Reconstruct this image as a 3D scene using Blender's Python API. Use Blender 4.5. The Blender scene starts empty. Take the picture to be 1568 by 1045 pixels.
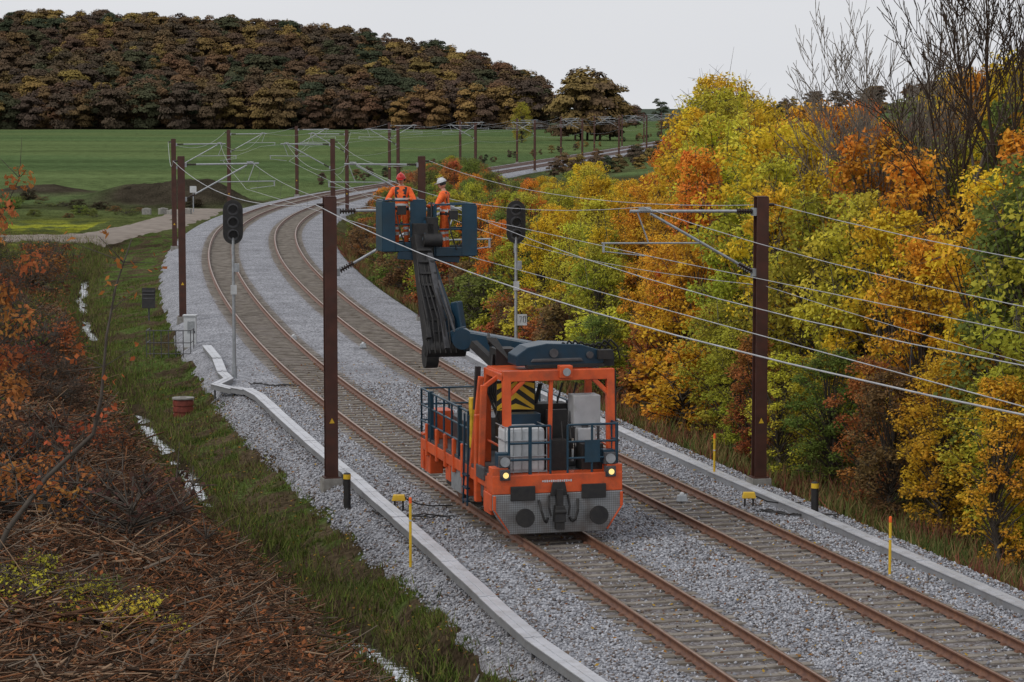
import bpy, math, random
import numpy as np
from mathutils import Vector, Matrix, Euler
rng=np.random.default_rng(7); random.seed(7)
scene=bpy.context.scene
COL=scene.collection
# ---------------------------------------------------------------- track geometry
KY=np.array([-80,45,60,90,110,150,190,230,270,300,450,900,980,6000.])*.974
KS=np.array([-.24,-.244,-.262,-.212,-.18,-.14,-.09,0,.10,.16,.16,.12,0,0])
Yt=np.arange(-80,5000,.5); St=np.interp(Yt,KY,KS)
Xt=np.concatenate([[0],np.cumsum((St[1:]+St[:-1])*.25)])
Xt=Xt-np.interp(60.4,Yt,Xt)-.24
def XA(Y): return np.interp(Y,Yt,Xt)
def SL(Y): return np.interp(Y,Yt,St)
def CS(Y): return 1/np.sqrt(1+SL(Y)**2)
def TP(Y,o):
    """point at lateral offset o (right positive) from the centre of the left track"""
    s=SL(Y); c=CS(Y)
    return XA(Y)+o*c, Y-o*s*c
def OO(X,Y): return (X-XA(Y))*CS(Y)
def hsh(ix,iy,s):
    n=(ix*374761393+iy*668265263+s*974711)&0xffffffff
    n=((n^(n>>13))*1274126177)&0xffffffff
    return ((n^(n>>16))&0xffff)/65535.
def vn(x,y,s=0):
    x=np.asarray(x,float);y=np.asarray(y,float)
    ix=np.floor(x).astype(np.int64);iy=np.floor(y).astype(np.int64)
    fx=x-ix;fy=y-iy;fx=fx*fx*(3-2*fx);fy=fy*fy*(3-2*fy)
    a=hsh(ix,iy,s);b=hsh(ix+1,iy,s);c=hsh(ix,iy+1,s);d=hsh(ix+1,iy+1,s)
    return (a*(1-fx)+b*fx)*(1-fy)+(c*(1-fx)+d*fx)*fy
def fb(x,y,s=0): return (vn(x,y,s)+.5*vn(x*2.1,y*2.1,s+1)+.25*vn(x*4.3,y*4.3,s+2))/1.75
def sst(a,b,x):
    t=np.clip((x-a)/(b-a),0,1); return t*t*(3-2*t)
DY=[40,50,57,70,80,112,130,170,200]; DO=[-4.9,-5.1,-5.35,-5.9,-6.2,-7.0,-8.0,-8.3,-8.3]
WATER=-1.11
def odf(Y): return np.interp(Y,DY,DO)+.5*(vn(Y*.22,Y*0,3)-.5)+.25*(vn(Y*.8,Y*0,4)-.5)
def gate(Y): return np.interp(Y,[44,46,51,53,57,58.5,60,62,64,67,70,88,92,96,112,118,126,130,134,155,162],[.3,0,0,.32,.3,.05,.05,.3,.3,.12,0,.0,.16,.22,.2,.02,.0,.15,.0,.02,.3])
def ter(X,Y):
    X=np.asarray(X,float);Y=np.asarray(Y,float)
    o=OO(X,Y); od=odf(Y); d=o-od
    zl=np.interp(d,[-40,-16,-9,-4,-1.4,-.5,-.18,.12,.45,.9],[.1,1.4,2.3,1.0,-.45,-.94,-1.18,-1.18,-.95,-.85])
    zl=zl+np.exp(-(d/.5)**2)*(gate(Y)+.26*(vn(X*1.3,Y*1.3,19)-.5))
    bank=np.interp(Y,[80,125],[1,.3]); zl=np.where(zl>-.3,-.3+(zl+.3)*bank,zl)
    t=np.clip((d-.9)/np.maximum(-4.0-od-.9,.2),0,1)
    zl=np.where(d>.9,-.85+.3*t,zl)
    fd=1-sst(180,200,Y); zl=zl*fd+(-.4)*(1-fd)*np.exp(-np.abs(o+4)/12)
    zr=np.interp(o,[7.9,9,10.5,14,30,70],[-.08,-.55,-.6,-.1,.7,.0])
    z=np.where(o<-4,zl,np.where(o<-3.1,np.interp(o,[-4,-3.1],[-.55,-.1]),np.where(o<7.9,-.1,zr)))
    out=np.where((o<-3.6)|(o>8.2),1.,0.)*(1-.6*np.exp(-(d/.6)**2))
    z=z+out*((fb(X*.9,Y*.9,5)-.5)*.26+(vn(X*4,Y*4,9)-.5)*.10)
    mr=.8+.5*fb(X*.25,Y*.25,12)
    z=z+mr*(2.5*np.exp(-((X+31.5)/3.6)**2-((Y-258)/5)**2)+1.6*np.exp(-((X+38.5)/5.5)**2-((Y-260)/5)**2)+1.1*np.exp(-((X+52)/4.5)**2-((Y-280)/5)**2))
    hx=np.interp(X,[-600,-264,-160,-100,-62,-28,0,15,40],[39,39,38,33,28,21,12,4,0])
    z=z+hx*sst(985,1290,Y)
    z=z+20*np.exp(-((X-520)/190)**2-((Y-2400)/350)**2)+26*np.exp(-((X-900)/260)**2-((Y-2800)/400)**2)
    z=z+7*np.exp(-((X-150)/45)**2-((Y-900)/160)**2)
    return z
# ---------------------------------------------------------------- mesh helpers
def link(o,parent=None):
    COL.objects.link(o)
    if parent: o.parent=parent
    return o
def mesh_np(name,V,F,mats,mi=None,fattr=None,pcol=None,smooth=False):
    """F : list of int arrays (n,k)"""
    me=bpy.data.meshes.new(name)
    V=np.asarray(V,np.float32); me.vertices.add(len(V)); me.vertices.foreach_set('co',V.ravel())
    F=[np.asarray(f,np.int32) for f in F if len(f)]
    loops=np.concatenate([f.ravel() for f in F]); tot=np.concatenate([np.full(len(f),f.shape[1]) for f in F]).astype(np.int32)
    st=np.concatenate([[0],np.cumsum(tot)[:-1]]).astype(np.int32)
    me.loops.add(len(loops)); me.loops.foreach_set('vertex_index',loops)
    me.polygons.add(len(tot)); me.polygons.foreach_set('loop_start',st); me.polygons.foreach_set('loop_total',tot)
    for m in mats: me.materials.append(m)
    if mi is not None: me.polygons.foreach_set('material_index',np.asarray(mi,np.int32))
    if smooth: me.polygons.foreach_set('use_smooth',np.ones(len(tot),bool))
    me.update(calc_edges=True)
    if fattr is not None:
        a=me.attributes.new('lf','FLOAT','FACE'); a.data.foreach_set('value',np.asarray(fattr,np.float32))
    if pcol is not None:
        for nm,arr in pcol.items():
            arr=np.asarray(arr,np.float32)
            if arr.ndim==1:
                a=me.attributes.new(nm,'FLOAT','POINT'); a.data.foreach_set('value',arr)
            else:
                a=me.attributes.new(nm,'FLOAT_COLOR','POINT'); a.data.foreach_set('color',np.concatenate([arr,np.ones((len(arr),1),np.float32)],1).ravel())
    return me
def segs(P0,P1,R0,R1,n=5):
    P0=np.asarray(P0,float);P1=np.asarray(P1,float);N=len(P0)
    R0=np.broadcast_to(R0,(N,));R1=np.broadcast_to(R1,(N,))
    d=P1-P0; L=np.linalg.norm(d,axis=1,keepdims=True)+1e-9; d=d/L
    ref=np.where(np.abs(d[:,2:3])>.9,np.array([[1.,0,0]]),np.array([[0,0,1.]]))
    u=np.cross(d,ref);u/=np.linalg.norm(u,axis=1,keepdims=True);w=np.cross(d,u)
    a=np.arange(n)*2*np.pi/n
    ring=u[:,None,:]*np.cos(a)[None,:,None]+w[:,None,:]*np.sin(a)[None,:,None]
    A=P0[:,None,:]+ring*R0[:,None,None];B=P1[:,None,:]+ring*R1[:,None,None]
    V=np.concatenate([A,B],1).reshape(-1,3)
    i=np.arange(n);j=(i+1)%n
    q=np.stack([i,j,j+n,i+n],1)
    F=(q[None]+(np.arange(N)*2*n)[:,None,None]).reshape(-1,4)
    return V,F
def leaves(C,size,up=.3,asp=.6,outw=None,k=0):
    N=len(C); nrm=rng.normal(size=(N,3)); nrm[:,2]=np.abs(nrm[:,2])+up
    nrm/=np.linalg.norm(nrm,axis=1,keepdims=True)
    if outw is not None: nrm=nrm+outw*k; nrm/=np.linalg.norm(nrm,axis=1,keepdims=True)+1e-9
    r=rng.normal(size=(N,3)); u=np.cross(nrm,r);u/=np.linalg.norm(u,axis=1,keepdims=True)+1e-9;w=np.cross(nrm,u)
    s=np.broadcast_to(size,(N,))[:,None]*rng.uniform(.65,1.3,(N,1))
    V=np.stack([C+u*s,C+w*s*asp+u*s*.1,C-u*s,C-w*s*asp+u*s*.1],1).reshape(-1,3)
    F=np.arange(4*N).reshape(-1,4)
    return V,F
class MB:
    def __init__(s): s.v=[];s.f=[];s.m=[];s.sm=[]
    def add(s,vs,fs,mi=0,sm=False):
        b=len(s.v); s.v+= [tuple(v) for v in vs]; s.f+=[tuple(i+b for i in f) for f in fs]; s.m+=[mi]*len(fs); s.sm+=[sm]*len(fs)
    def box(s,c,d,mi=0,R=None,tp=1.0,tpy=None):
        hx,hy,hz=d[0]/2,d[1]/2,d[2]/2; ty=tp if tpy is None else tpy
        vs=[Vector((x*hx*(tp if z>0 else 1),y*hy*(ty if z>0 else 1),z*hz)) for z in(-1,1) for y in(-1,1) for x in(-1,1)]
        if R is not None: vs=[R@v for v in vs]
        s.add([v+Vector(c) for v in vs],[(0,2,3,1),(4,5,7,6),(0,1,5,4),(2,6,7,3),(0,4,6,2),(1,3,7,5)],mi)
    def bb(s,x0,x1,y0,y1,z0,z1,mi=0): s.box(((x0+x1)/2,(y0+y1)/2,(z0+z1)/2),(x1-x0,y1-y0,z1-z0),mi)
    def beam(s,p0,p1,w,h,mi=0,tp=1.0):
        p0=Vector(p0);p1=Vector(p1);d=p1-p0;R=d.to_track_quat('Z','Y').to_matrix()
        s.box((p0+p1)/2,(w,h,d.length),mi,R,tp)
    def cyl(s,p0,p1,r0,r1=None,n=12,mi=0,sm=True):
        r1=r0 if r1 is None else r1
        p0=Vector(p0);p1=Vector(p1);R=(p1-p0).to_track_quat('Z','Y').to_matrix()
        c=[Vector((math.cos(2*math.pi*i/n),math.sin(2*math.pi*i/n),0)) for i in range(n)]
        vs=[p0+R@(v*r0) for v in c]+[p1+R@(v*r1) for v in c]
        s.add(vs,[(i,(i+1)%n,(i+1)%n+n,i+n) for i in range(n)],mi,sm)
        s.add(vs,[tuple(range(n))[::-1],tuple(range(n,2*n))],mi,False)
    def tube(s,pts,r,n=6,mi=0):
        for a,b in zip(pts[:-1],pts[1:]): s.cyl(a,b,r,n=n,mi=mi)
    def sph(s,c,r,mi=0,n=12,m=8,z0=-1.0,R=None):
        if not hasattr(r,'__len__'): r=(r,r,r)
        a0=math.asin(max(-1,z0)); vs=[];fs=[]
        for j in range(m+1):
            a=a0+(math.pi/2-a0)*j/m
            for i in range(n):
                t=2*math.pi*i/n; v=Vector((r[0]*math.cos(a)*math.cos(t),r[1]*math.cos(a)*math.sin(t),r[2]*math.sin(a)))
                if R is not None: v=R@v
                vs.append(v+Vector(c))
        for j in range(m):
            for i in range(n): fs.append((j*n+i,j*n+(i+1)%n,(j+1)*n+(i+1)%n,(j+1)*n+i))
        s.add(vs,fs,mi,True)
    def prism(s,pts,a0,a1,mi=0,axis='y'):
        n=len(pts)
        mk=(lambda p,a:(p[0],a,p[1])) if axis=='y' else (lambda p,a:(a,p[0],p[1]))
        vs=[mk(p,a0) for p in pts]+[mk(p,a1) for p in pts]
        s.add(vs,[tuple(range(n)),tuple(range(n,2*n))[::-1]]+[(i,i+n,(i+1)%n+n,(i+1)%n) for i in range(n)],mi)
    def obj(s,name,mats,parent=None,bevel=0,loc=None,rz=0):
        me=s.mesh(name,mats)
        o=bpy.data.objects.new(name,me); link(o,parent)
        if loc is not None: o.location=loc; o.rotation_euler=(0,0,rz)
        if bevel:
            b=o.modifiers.new('b','BEVEL'); b.width=bevel; b.segments=2; b.limit_method='ANGLE'
        return o
    def mesh(s,name,mats):
        me=bpy.data.meshes.new(name); me.from_pydata(s.v,[],s.f)
        for m in mats: me.materials.append(m)
        for p,mi,sm in zip(me.polygons,s.m,s.sm): p.material_index=mi; p.use_smooth=sm
        me.update(); return me
def empty(name,loc=(0,0,0),rz=0,parent=None):
    o=bpy.data.objects.new(name,None); o.location=loc; o.rotation_euler=(0,0,rz); link(o,parent); return o
# ---------------------------------------------------------------- materials
def nt(name):
    m=bpy.data.materials.new(name); m.use_nodes=True; t=m.node_tree; b=t.nodes['Principled BSDF']; return m,t,b
def ntd(name):
    """plain diffuse material (matt things: leaves, earth, stones)"""
    m=bpy.data.materials.new(name); m.use_nodes=True; t=m.node_tree; t.nodes.remove(t.nodes['Principled BSDF'])
    b=t.nodes.new('ShaderNodeBsdfDiffuse'); t.links.new(b.outputs[0],t.nodes['Material Output'].inputs[0]); return m,t,b
def mixc(t,mode,f,a,b):
    x=t.nodes.new('ShaderNodeMix'); x.data_type='RGBA'; x.blend_type=mode
    for idx,val in ((0,f),(6,a),(7,b)):
        if isinstance(val,bpy.types.NodeSocket): t.links.new(val,x.inputs[idx])
        else: x.inputs[idx].default_value=val if idx==0 else (*val,1)
    return x.outputs[2]
def pm(name,c1,c2=None,scale=6,rough=.75,bump=.15,bs=None,metal=0,det=3,spec=.4,dirt=None,dscale=1.2,damt=.5):
    m,t,b=nt(name); c2=c2 or tuple(x*.6 for x in c1)
    tc=t.nodes.new('ShaderNodeTexCoord'); n=t.nodes.new('ShaderNodeTexNoise'); n.inputs['Scale'].default_value=scale; n.inputs['Detail'].default_value=det
    t.links.new(tc.outputs['Object'],n.inputs['Vector'])
    r=t.nodes.new('ShaderNodeValToRGB'); r.color_ramp.elements[0].position=.3; r.color_ramp.elements[1].position=.7
    r.color_ramp.elements[0].color=(*c2,1); r.color_ramp.elements[1].color=(*c1,1)
    t.links.new(n.outputs['Fac'],r.inputs['Fac']); src=r.outputs['Color']
    if dirt:
        n3=t.nodes.new('ShaderNodeTexNoise'); n3.inputs['Scale'].default_value=dscale; n3.inputs['Detail'].default_value=8; n3.inputs['Roughness'].default_value=.7; t.links.new(tc.outputs['Object'],n3.inputs['Vector'])
        rr=t.nodes.new('ShaderNodeMapRange'); rr.inputs[1].default_value=.48; rr.inputs[2].default_value=.68; rr.inputs[3].default_value=0; rr.inputs[4].default_value=damt; t.links.new(n3.outputs['Fac'],rr.inputs[0])
        src=mixc(t,'MIX',rr.outputs[0],src,dirt)
    t.links.new(src,b.inputs['Base Color'])
    b.inputs['Roughness'].default_value=rough; b.inputs['Metallic'].default_value=metal; b.inputs['Specular IOR Level'].default_value=spec
    if bump:
        n2=t.nodes.new('ShaderNodeTexNoise'); n2.inputs['Scale'].default_value=bs or scale*5; n2.inputs['Detail'].default_value=2
        t.links.new(tc.outputs['Object'],n2.inputs['Vector'])
        bp=t.nodes.new('ShaderNodeBump'); bp.inputs['Strength'].default_value=bump; bp.inputs['Distance'].default_value=.02
        t.links.new(n2.outputs['Fac'],bp.inputs['Height']); t.links.new(bp.outputs['Normal'],b.inputs['Normal'])
    return m
def leafmat(name,mode='object',ramp=None,trans=.3,vr=(.6,1.5),hr=(.485,.525)):
    m,t,b=ntd(name)
    oi=t.nodes.new('ShaderNodeObjectInfo')
    at=t.nodes.new('ShaderNodeAttribute'); at.attribute_name='lf'
    if mode=='object': base=oi.outputs['Color']
    else:
        r=t.nodes.new('ShaderNodeValToRGB'); r.color_ramp.interpolation='CONSTANT'
        while len(r.color_ramp.elements)<len(ramp): r.color_ramp.elements.new(.5)
        for i,c in enumerate(ramp): r.color_ramp.elements[i].position=i/len(ramp); r.color_ramp.elements[i].color=(*c,1)
        src=oi.outputs['Random'] if mode=='random' else at.outputs['Fac']
        t.links.new(src,r.inputs['Fac']); base=r.outputs['Color']
    if mode!='attr':
        hs=t.nodes.new('ShaderNodeHueSaturation')
        g=t.nodes.new('ShaderNodeNewGeometry'); n=t.nodes.new('ShaderNodeTexNoise'); n.inputs['Scale'].default_value=.55 if mode!='random' else .018; n.inputs['Detail'].default_value=1
        t.links.new(g.outputs['Position'],n.inputs['Vector'])
        mr=t.nodes.new('ShaderNodeMapRange'); mr.inputs[1].default_value=.3; mr.inputs[2].default_value=.7; mr.inputs[3].default_value=hr[0]; mr.inputs[4].default_value=hr[1]
        t.links.new(n.outputs['Fac'],mr.inputs[0]); t.links.new(mr.outputs[0],hs.inputs['Hue'])
        mv=t.nodes.new('ShaderNodeMapRange'); mv.inputs[3].default_value=vr[0]; mv.inputs[4].default_value=vr[1]
        t.links.new(at.outputs['Fac'],mv.inputs[0]); t.links.new(mv.outputs[0],hs.inputs['Value'])
        t.links.new(base,hs.inputs['Color']); col=hs.outputs['Color']
    else: col=base
    t.links.new(col,b.inputs['Color'])
    if trans>0:
        tr=t.nodes.new('ShaderNodeBsdfTranslucent'); t.links.new(col,tr.inputs['Color'])
        mx=t.nodes.new('ShaderNodeMixShader'); mx.inputs[0].default_value=trans
        out=t.nodes['Material Output']; t.links.new(b.outputs[0],mx.inputs[1]); t.links.new(tr.outputs[0],mx.inputs[2]); t.links.new(mx.outputs[0],out.inputs[0])
    return m
M={}
M['orange']=pm('orange_paint',(.72,.115,.028),(.54,.08,.022),3,.42,.03,dirt=(.16,.06,.035),dscale=1.6,damt=.6)
M['teal']=pm('dark_blue_paint',(.012,.05,.085),(.008,.035,.06),4,.4,.03,dirt=(.045,.05,.05),damt=.4)
M['black']=pm('black_rubber',(.015,.015,.017),(.03,.028,.026),8,.6,.1)
M['grey']=pm('dark_grey_metal',(.09,.09,.095),(.05,.05,.055),8,.5,.1)
M['white']=pm('white_plastic',(.58,.60,.62),(.45,.47,.49),3,.5,.03,dirt=(.23,.21,.18),damt=.55)
M['steel']=pm('galvanised_steel',(.42,.44,.46),(.30,.32,.34),9,.42,.05,metal=.5)
M['yellow']=pm('yellow_paint',(.75,.5,.03),(.6,.36,.03),5,.5,.03)
M['mast']=pm('brown_mast_paint',(.085,.030,.020),(.05,.020,.014),3,.55,.05,dirt=(.05,.035,.03),dscale=2.5)
M['conc']=pm('concrete',(.30,.29,.27),(.18,.17,.155),5,.9,.4,30)
M['sleeper']=pm('sleeper_concrete',(.28,.25,.215),(.13,.11,.09),2.5,.9,.4,30)
M['rust']=pm('rail_rust',(.19,.09,.052),(.11,.05,.033),6,.6,.15,40)
M['railtop']=pm('rail_head',(.33,.22,.16),(.24,.14,.10),5,.35,.05,metal=.6)
M['insul']=pm('insulator_brown',(.03,.015,.012),(.02,.01,.01),5,.3,0)
M['wire']=pm('wire_metal',(.48,.49,.51),(.32,.32,.34),2,.4,0,metal=.3)
M['dwire']=pm('wire_dark',(.12,.12,.12),(.08,.08,.08),2,.5,0,metal=.3)
M['hiv']=pm('hi_vis_orange',(.95,.17,.03),(.70,.10,.02),14,.75,.5,40)
M['refl']=pm('reflective_band',(.7,.72,.7),(.55,.56,.55),6,.4,0)
M['skin']=pm('skin',(.50,.28,.20),(.42,.22,.15),8,.6,0)
M['red']=pm('red_plastic',(.55,.03,.02),(.4,.02,.02),5,.35,0)
M['blueb']=pm('blue_cover',(.01,.04,.075),(.006,.028,.05),3,.35,.03,dirt=(.035,.045,.05),damt=.4)
M['screen']=pm('dark_lens',(.02,.02,.022),(.012,.012,.013),3,.15,0)
M['redbrown']=pm('red_brown_plastic',(.22,.05,.035),(.14,.035,.025),6,.6,.1)
def dm(name,c1,c2,scale=5):
    m,t,b=ntd(name); tc=t.nodes.new('ShaderNodeTexCoord'); n=t.nodes.new('ShaderNodeTexNoise'); n.inputs['Scale'].default_value=scale; n.inputs['Detail'].default_value=1; t.links.new(tc.outputs['Object'],n.inputs['Vector'])
    t.links.new(mixc(t,'MIX',n.outputs['Fac'],c2,c1),b.inputs['Color']); return m
M['bark']=dm('bark',(.07,.05,.038),(.035,.026,.02)); M['barkg']=dm('bark_grey',(.12,.105,.09),(.06,.05,.042)); M['barkl']=dm('bark_pale_twigs',(.24,.21,.18),(.13,.11,.09))
def emis(name,c,s):
    m,t,b=nt(name); b.inputs['Base Color'].default_value=(*c,1); b.inputs['Emission Color'].default_value=(*c,1); b.inputs['Emission Strength'].default_value=s; return m
M['lamp']=emis('headlamp_lit',(1,.72,.25),.7)
m,t,b=nt('chequer_plate'); tc=t.nodes.new('ShaderNodeTexCoord'); ck=t.nodes.new('ShaderNodeTexChecker'); ck.inputs['Scale'].default_value=28
mp=t.nodes.new('ShaderNodeMapping'); mp.inputs['Rotation'].default_value=(.0,.785,0); t.links.new(tc.outputs['Object'],mp.inputs['Vector']); t.links.new(mp.outputs[0],ck.inputs['Vector'])
ck.inputs['Color1'].default_value=(.27,.28,.29,1); ck.inputs['Color2'].default_value=(.17,.175,.18,1)
n=t.nodes.new('ShaderNodeTexNoise'); n.inputs['Scale'].default_value=2.5; n.inputs['Detail'].default_value=8; t.links.new(tc.outputs['Object'],n.inputs['Vector']); rr=t.nodes.new('ShaderNodeMapRange'); rr.inputs[1].default_value=.45; rr.inputs[2].default_value=.7; rr.inputs[4].default_value=.7; t.links.new(n.outputs['Fac'],rr.inputs[0])
c=mixc(t,'MIX',rr.outputs[0],ck.outputs['Color'],(.11,.085,.07)); t.links.new(c,b.inputs['Base Color']); b.inputs['Roughness'].default_value=.5; b.inputs['Metallic'].default_value=.3
M['chq']=m
M['leaf']=leafmat('autumn_leaves',trans=.35,vr=(.65,1.5))
M['grass']=leafmat('grass_blades','attr',[(.055,.07,.02),(.085,.12,.028),(.12,.165,.035),(.15,.165,.045),(.17,.13,.07),(.10,.075,.045)],0)
M['forest']=leafmat('forest_leaves','random',[(.10,.072,.052),(.12,.078,.052),(.095,.072,.052),(.078,.078,.045),(.16,.095,.055),(.11,.075,.052),(.25,.17,.06),(.09,.066,.052),(.15,.10,.05),(.06,.07,.042),(.13,.088,.052),(.20,.135,.055)],0,(.8,1.2),(.485,.52))  # leaf colours greyed: distance haze is put into this palette
M['sticks']=leafmat('brushwood','attr',[(.05,.034,.025),(.12,.065,.04),(.24,.11,.055),(.17,.135,.105),(.06,.042,.03),(.10,.055,.035),(.30,.20,.13)],.0)
M['fallen']=leafmat('fallen_leaves','attr',[(.25,.12,.03),(.14,.06,.03),(.35,.22,.04),(.10,.05,.03)],0)
M['litter']=leafmat('leaf_litter','attr',[(.20,.08,.04),(.12,.06,.035),(.30,.11,.045),(.08,.05,.035)],0)
M['chips']=leafmat('wood_chips','attr',[(.32,.14,.07),(.22,.10,.055),(.44,.24,.12),(.12,.06,.04)],0)
m,t,b=ntd('ballast_stones'); at=t.nodes.new('ShaderNodeAttribute'); at.attribute_name='lf'; r=t.nodes.new('ShaderNodeValToRGB')
r.color_ramp.elements[0].color=(.09,.09,.10,1); r.color_ramp.elements[1].color=(.50,.51,.545,1); e=r.color_ramp.elements.new(.12); e.color=(.18,.135,.105,1); e=r.color_ramp.elements.new(.25); e.color=(.22,.225,.25,1)
t.links.new(at.outputs['Fac'],r.inputs['Fac']); t.links.new(r.outputs[0],b.inputs['Color']); M['stone']=m
m,t,b=ntd('ballast'); g=t.nodes.new('ShaderNodeNewGeometry')
vo=t.nodes.new('ShaderNodeTexVoronoi'); vo.inputs['Scale'].default_value=17; t.links.new(g.outputs['Position'],vo.inputs['Vector'])
r=t.nodes.new('ShaderNodeValToRGB'); r.color_ramp.elements[0].color=(.13,.13,.14,1); r.color_ramp.elements[1].color=(.47,.48,.52,1)
sep=t.nodes.new('ShaderNodeSeparateColor'); t.links.new(vo.outputs['Color'],sep.inputs[0]); t.links.new(sep.outputs[0],r.inputs['Fac'])
n=t.nodes.new('ShaderNodeTexNoise'); n.inputs['Scale'].default_value=.5; n.inputs['Detail'].default_value=4; t.links.new(g.outputs['Position'],n.inputs['Vector'])
at=t.nodes.new('ShaderNodeAttribute'); at.attribute_name='tint'
mu=t.nodes.new('ShaderNodeMath'); mu.operation='MULTIPLY'; t.links.new(at.outputs['Fac'],mu.inputs[0]); mu.inputs[1].default_value=.75
c=mixc(t,'MIX',mu.outputs[0],r.outputs[0],(.125,.093,.073))
rr=t.nodes.new('ShaderNodeMapRange'); rr.inputs[1].default_value=.3; rr.inputs[2].default_value=.7; rr.inputs[3].default_value=.76; rr.inputs[4].default_value=1.1; t.links.new(n.outputs['Fac'],rr.inputs[0])
cc=t.nodes.new('ShaderNodeCombineColor'); [t.links.new(rr.outputs[0],cc.inputs[i]) for i in range(3)]
c=mixc(t,'MULTIPLY',1.0,c,cc.outputs[0]); t.links.new(c,b.inputs['Color'])
bp=t.nodes.new('ShaderNodeBump'); bp.inputs['Strength'].default_value=1; bp.inputs['Distance'].default_value=.035; bp.invert=True; t.links.new(vo.outputs['Distance'],bp.inputs['Height']); t.links.new(bp.outputs[0],b.inputs['Normal']); M['ballast']=m
m,t,b=ntd('ground'); at=t.nodes.new('ShaderNodeAttribute'); at.attribute_name='Col'; g=t.nodes.new('ShaderNodeNewGeometry')
def mulnoise(src,scale,lo,hi,det=3,sc3=None):
    n=t.nodes.new('ShaderNodeTexNoise'); n.inputs['Scale'].default_value=scale; n.inputs['Detail'].default_value=det
    if sc3:
        mp=t.nodes.new('ShaderNodeMapping'); mp.inputs['Scale'].default_value=sc3; t.links.new(g.outputs['Position'],mp.inputs[0]); t.links.new(mp.outputs[0],n.inputs['Vector'])
    else: t.links.new(g.outputs['Position'],n.inputs['Vector'])
    rr=t.nodes.new('ShaderNodeMapRange'); rr.inputs[1].default_value=.32; rr.inputs[2].default_value=.68; rr.inputs[3].default_value=lo; rr.inputs[4].default_value=hi; t.links.new(n.outputs['Fac'],rr.inputs[0])
    cc=t.nodes.new('ShaderNodeCombineColor'); [t.links.new(rr.outputs[0],cc.inputs[i]) for i in range(3)]
    return mixc(t,'MULTIPLY',1.0,src,cc.outputs[0]),n
c,nh=mulnoise(at.outputs['Color'],7,.45,1.4,5); c,n1=mulnoise(c,.5,.7,1.25,4); c,_=mulnoise(c,1,.78,1.15,3,(.006,.045,.01))
t.links.new(c,b.inputs['Color'])
bp=t.nodes.new('ShaderNodeBump'); bp.inputs['Strength'].default_value=.8; bp.inputs['Distance'].default_value=.08; t.links.new(nh.outputs['Fac'],bp.inputs['Height']); t.links.new(bp.outputs[0],b.inputs['Normal']); M['ground']=m
m,t,b=nt('ditch_water'); b.inputs['Base Color'].default_value=(.045,.042,.035,1); b.inputs['Roughness'].default_value=.04; b.inputs['IOR'].default_value=1.33
gl=t.nodes.new('ShaderNodeBsdfGlossy'); gl.inputs['Roughness'].default_value=.05; gl.inputs['Color'].default_value=(.85,.87,.92,1)
n=t.nodes.new('ShaderNodeTexNoise'); n.inputs['Scale'].default_value=2.5; n.inputs['Detail'].default_value=4; rr=t.nodes.new('ShaderNodeMapRange'); rr.inputs[1].default_value=.38; rr.inputs[2].default_value=.6; rr.inputs[3].default_value=.3; rr.inputs[4].default_value=.85; t.links.new(n.outputs['Fac'],rr.inputs[0])
tc=t.nodes.new('ShaderNodeTexCoord'); t.links.new(tc.outputs['Object'],n.inputs['Vector'])
mx=t.nodes.new('ShaderNodeMixShader'); t.links.new(rr.outputs[0],mx.inputs[0]); t.links.new(b.outputs[0],mx.inputs[1]); t.links.new(gl.outputs[0],mx.inputs[2]); t.links.new(mx.outputs[0],t.nodes['Material Output'].inputs[0])
n=t.nodes.new('ShaderNodeTexNoise'); n.inputs['Scale'].default_value=4; t.links.new(tc.outputs['Object'],n.inputs['Vector']); bp=t.nodes.new('ShaderNodeBump'); bp.inputs['Strength'].default_value=.3; bp.inputs['Distance'].default_value=.05; t.links.new(n.outputs['Fac'],bp.inputs['Height']); t.links.new(bp.outputs[0],gl.inputs['Normal']); t.links.new(bp.outputs[0],b.inputs['Normal']); M['water']=m
M['path']=pm('dirt_path',(.25,.21,.175),(.16,.13,.105),.8,.95,.3,8)
# ---------------------------------------------------------------- terrain
yy=np.concatenate([np.arange(-30,36,3),np.arange(36,100,.3),np.arange(100,200,.8),np.arange(200,320,1.6),np.arange(320,960,16),np.arange(960,1340,12),np.arange(1340,3300,60),[3600,4200,4900]])
uu=np.concatenate([-np.array([3500,2500,1800,1300,1000,800]),np.arange(-650,-120,14.),np.arange(-120,-40,3.),np.arange(-40,-18,.8),np.arange(-18,-3,.16),np.arange(-3,8,.5),np.arange(8,14,.25),np.arange(14,40,1.),np.arange(40,200,8),np.arange(200,1500,40),[2000,2800,3800]])
UU,YY=np.meshgrid(uu,yy); XX=XA(YY)+UU/CS(YY); ZZ=ter(XX,YY)
oo=OO(XX,YY); dd=oo-odf(YY)
def mixv(a,b,f): return a*(1-f[...,None])+np.asarray(b)*f[...,None]
nA=fb(XX*.35,YY*.35,21); nB=fb(XX*1.3,YY*1.3,31); nC=fb(XX*.02,YY*.02,41)
Cc=np.zeros(XX.shape+(3,))+np.array([.088,.132,.053])
Cc=mixv(Cc,(.12,.158,.062),sst(.4,.6,nC)*.7)
Cc=mixv(Cc,(.085,.10,.035),(1-sst(215,262,YY))*1.0)
Cc=mixv(Cc,(.045,.045,.022),np.exp(-((YY-240-8*nA)/7)**2)*(oo<-6)*.85)
Cc=mixv(Cc,(.24,.25,.03),(1-sst(205,225,YY))*sst(.42,.55,nC*.3+nA*.7)*(YY>150)*(oo<-12))
Cc=mixv(Cc,(.06,.042,.032),(1-sst(140,185,YY+20*nA))*sst(-.5,-2,dd))
Cc=mixv(Cc,(.14,.068,.038),(1-sst(66,80,YY))*sst(-1.2,-2.6,dd)*sst(.42,.58,nA))
near=(YY<200)
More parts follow.
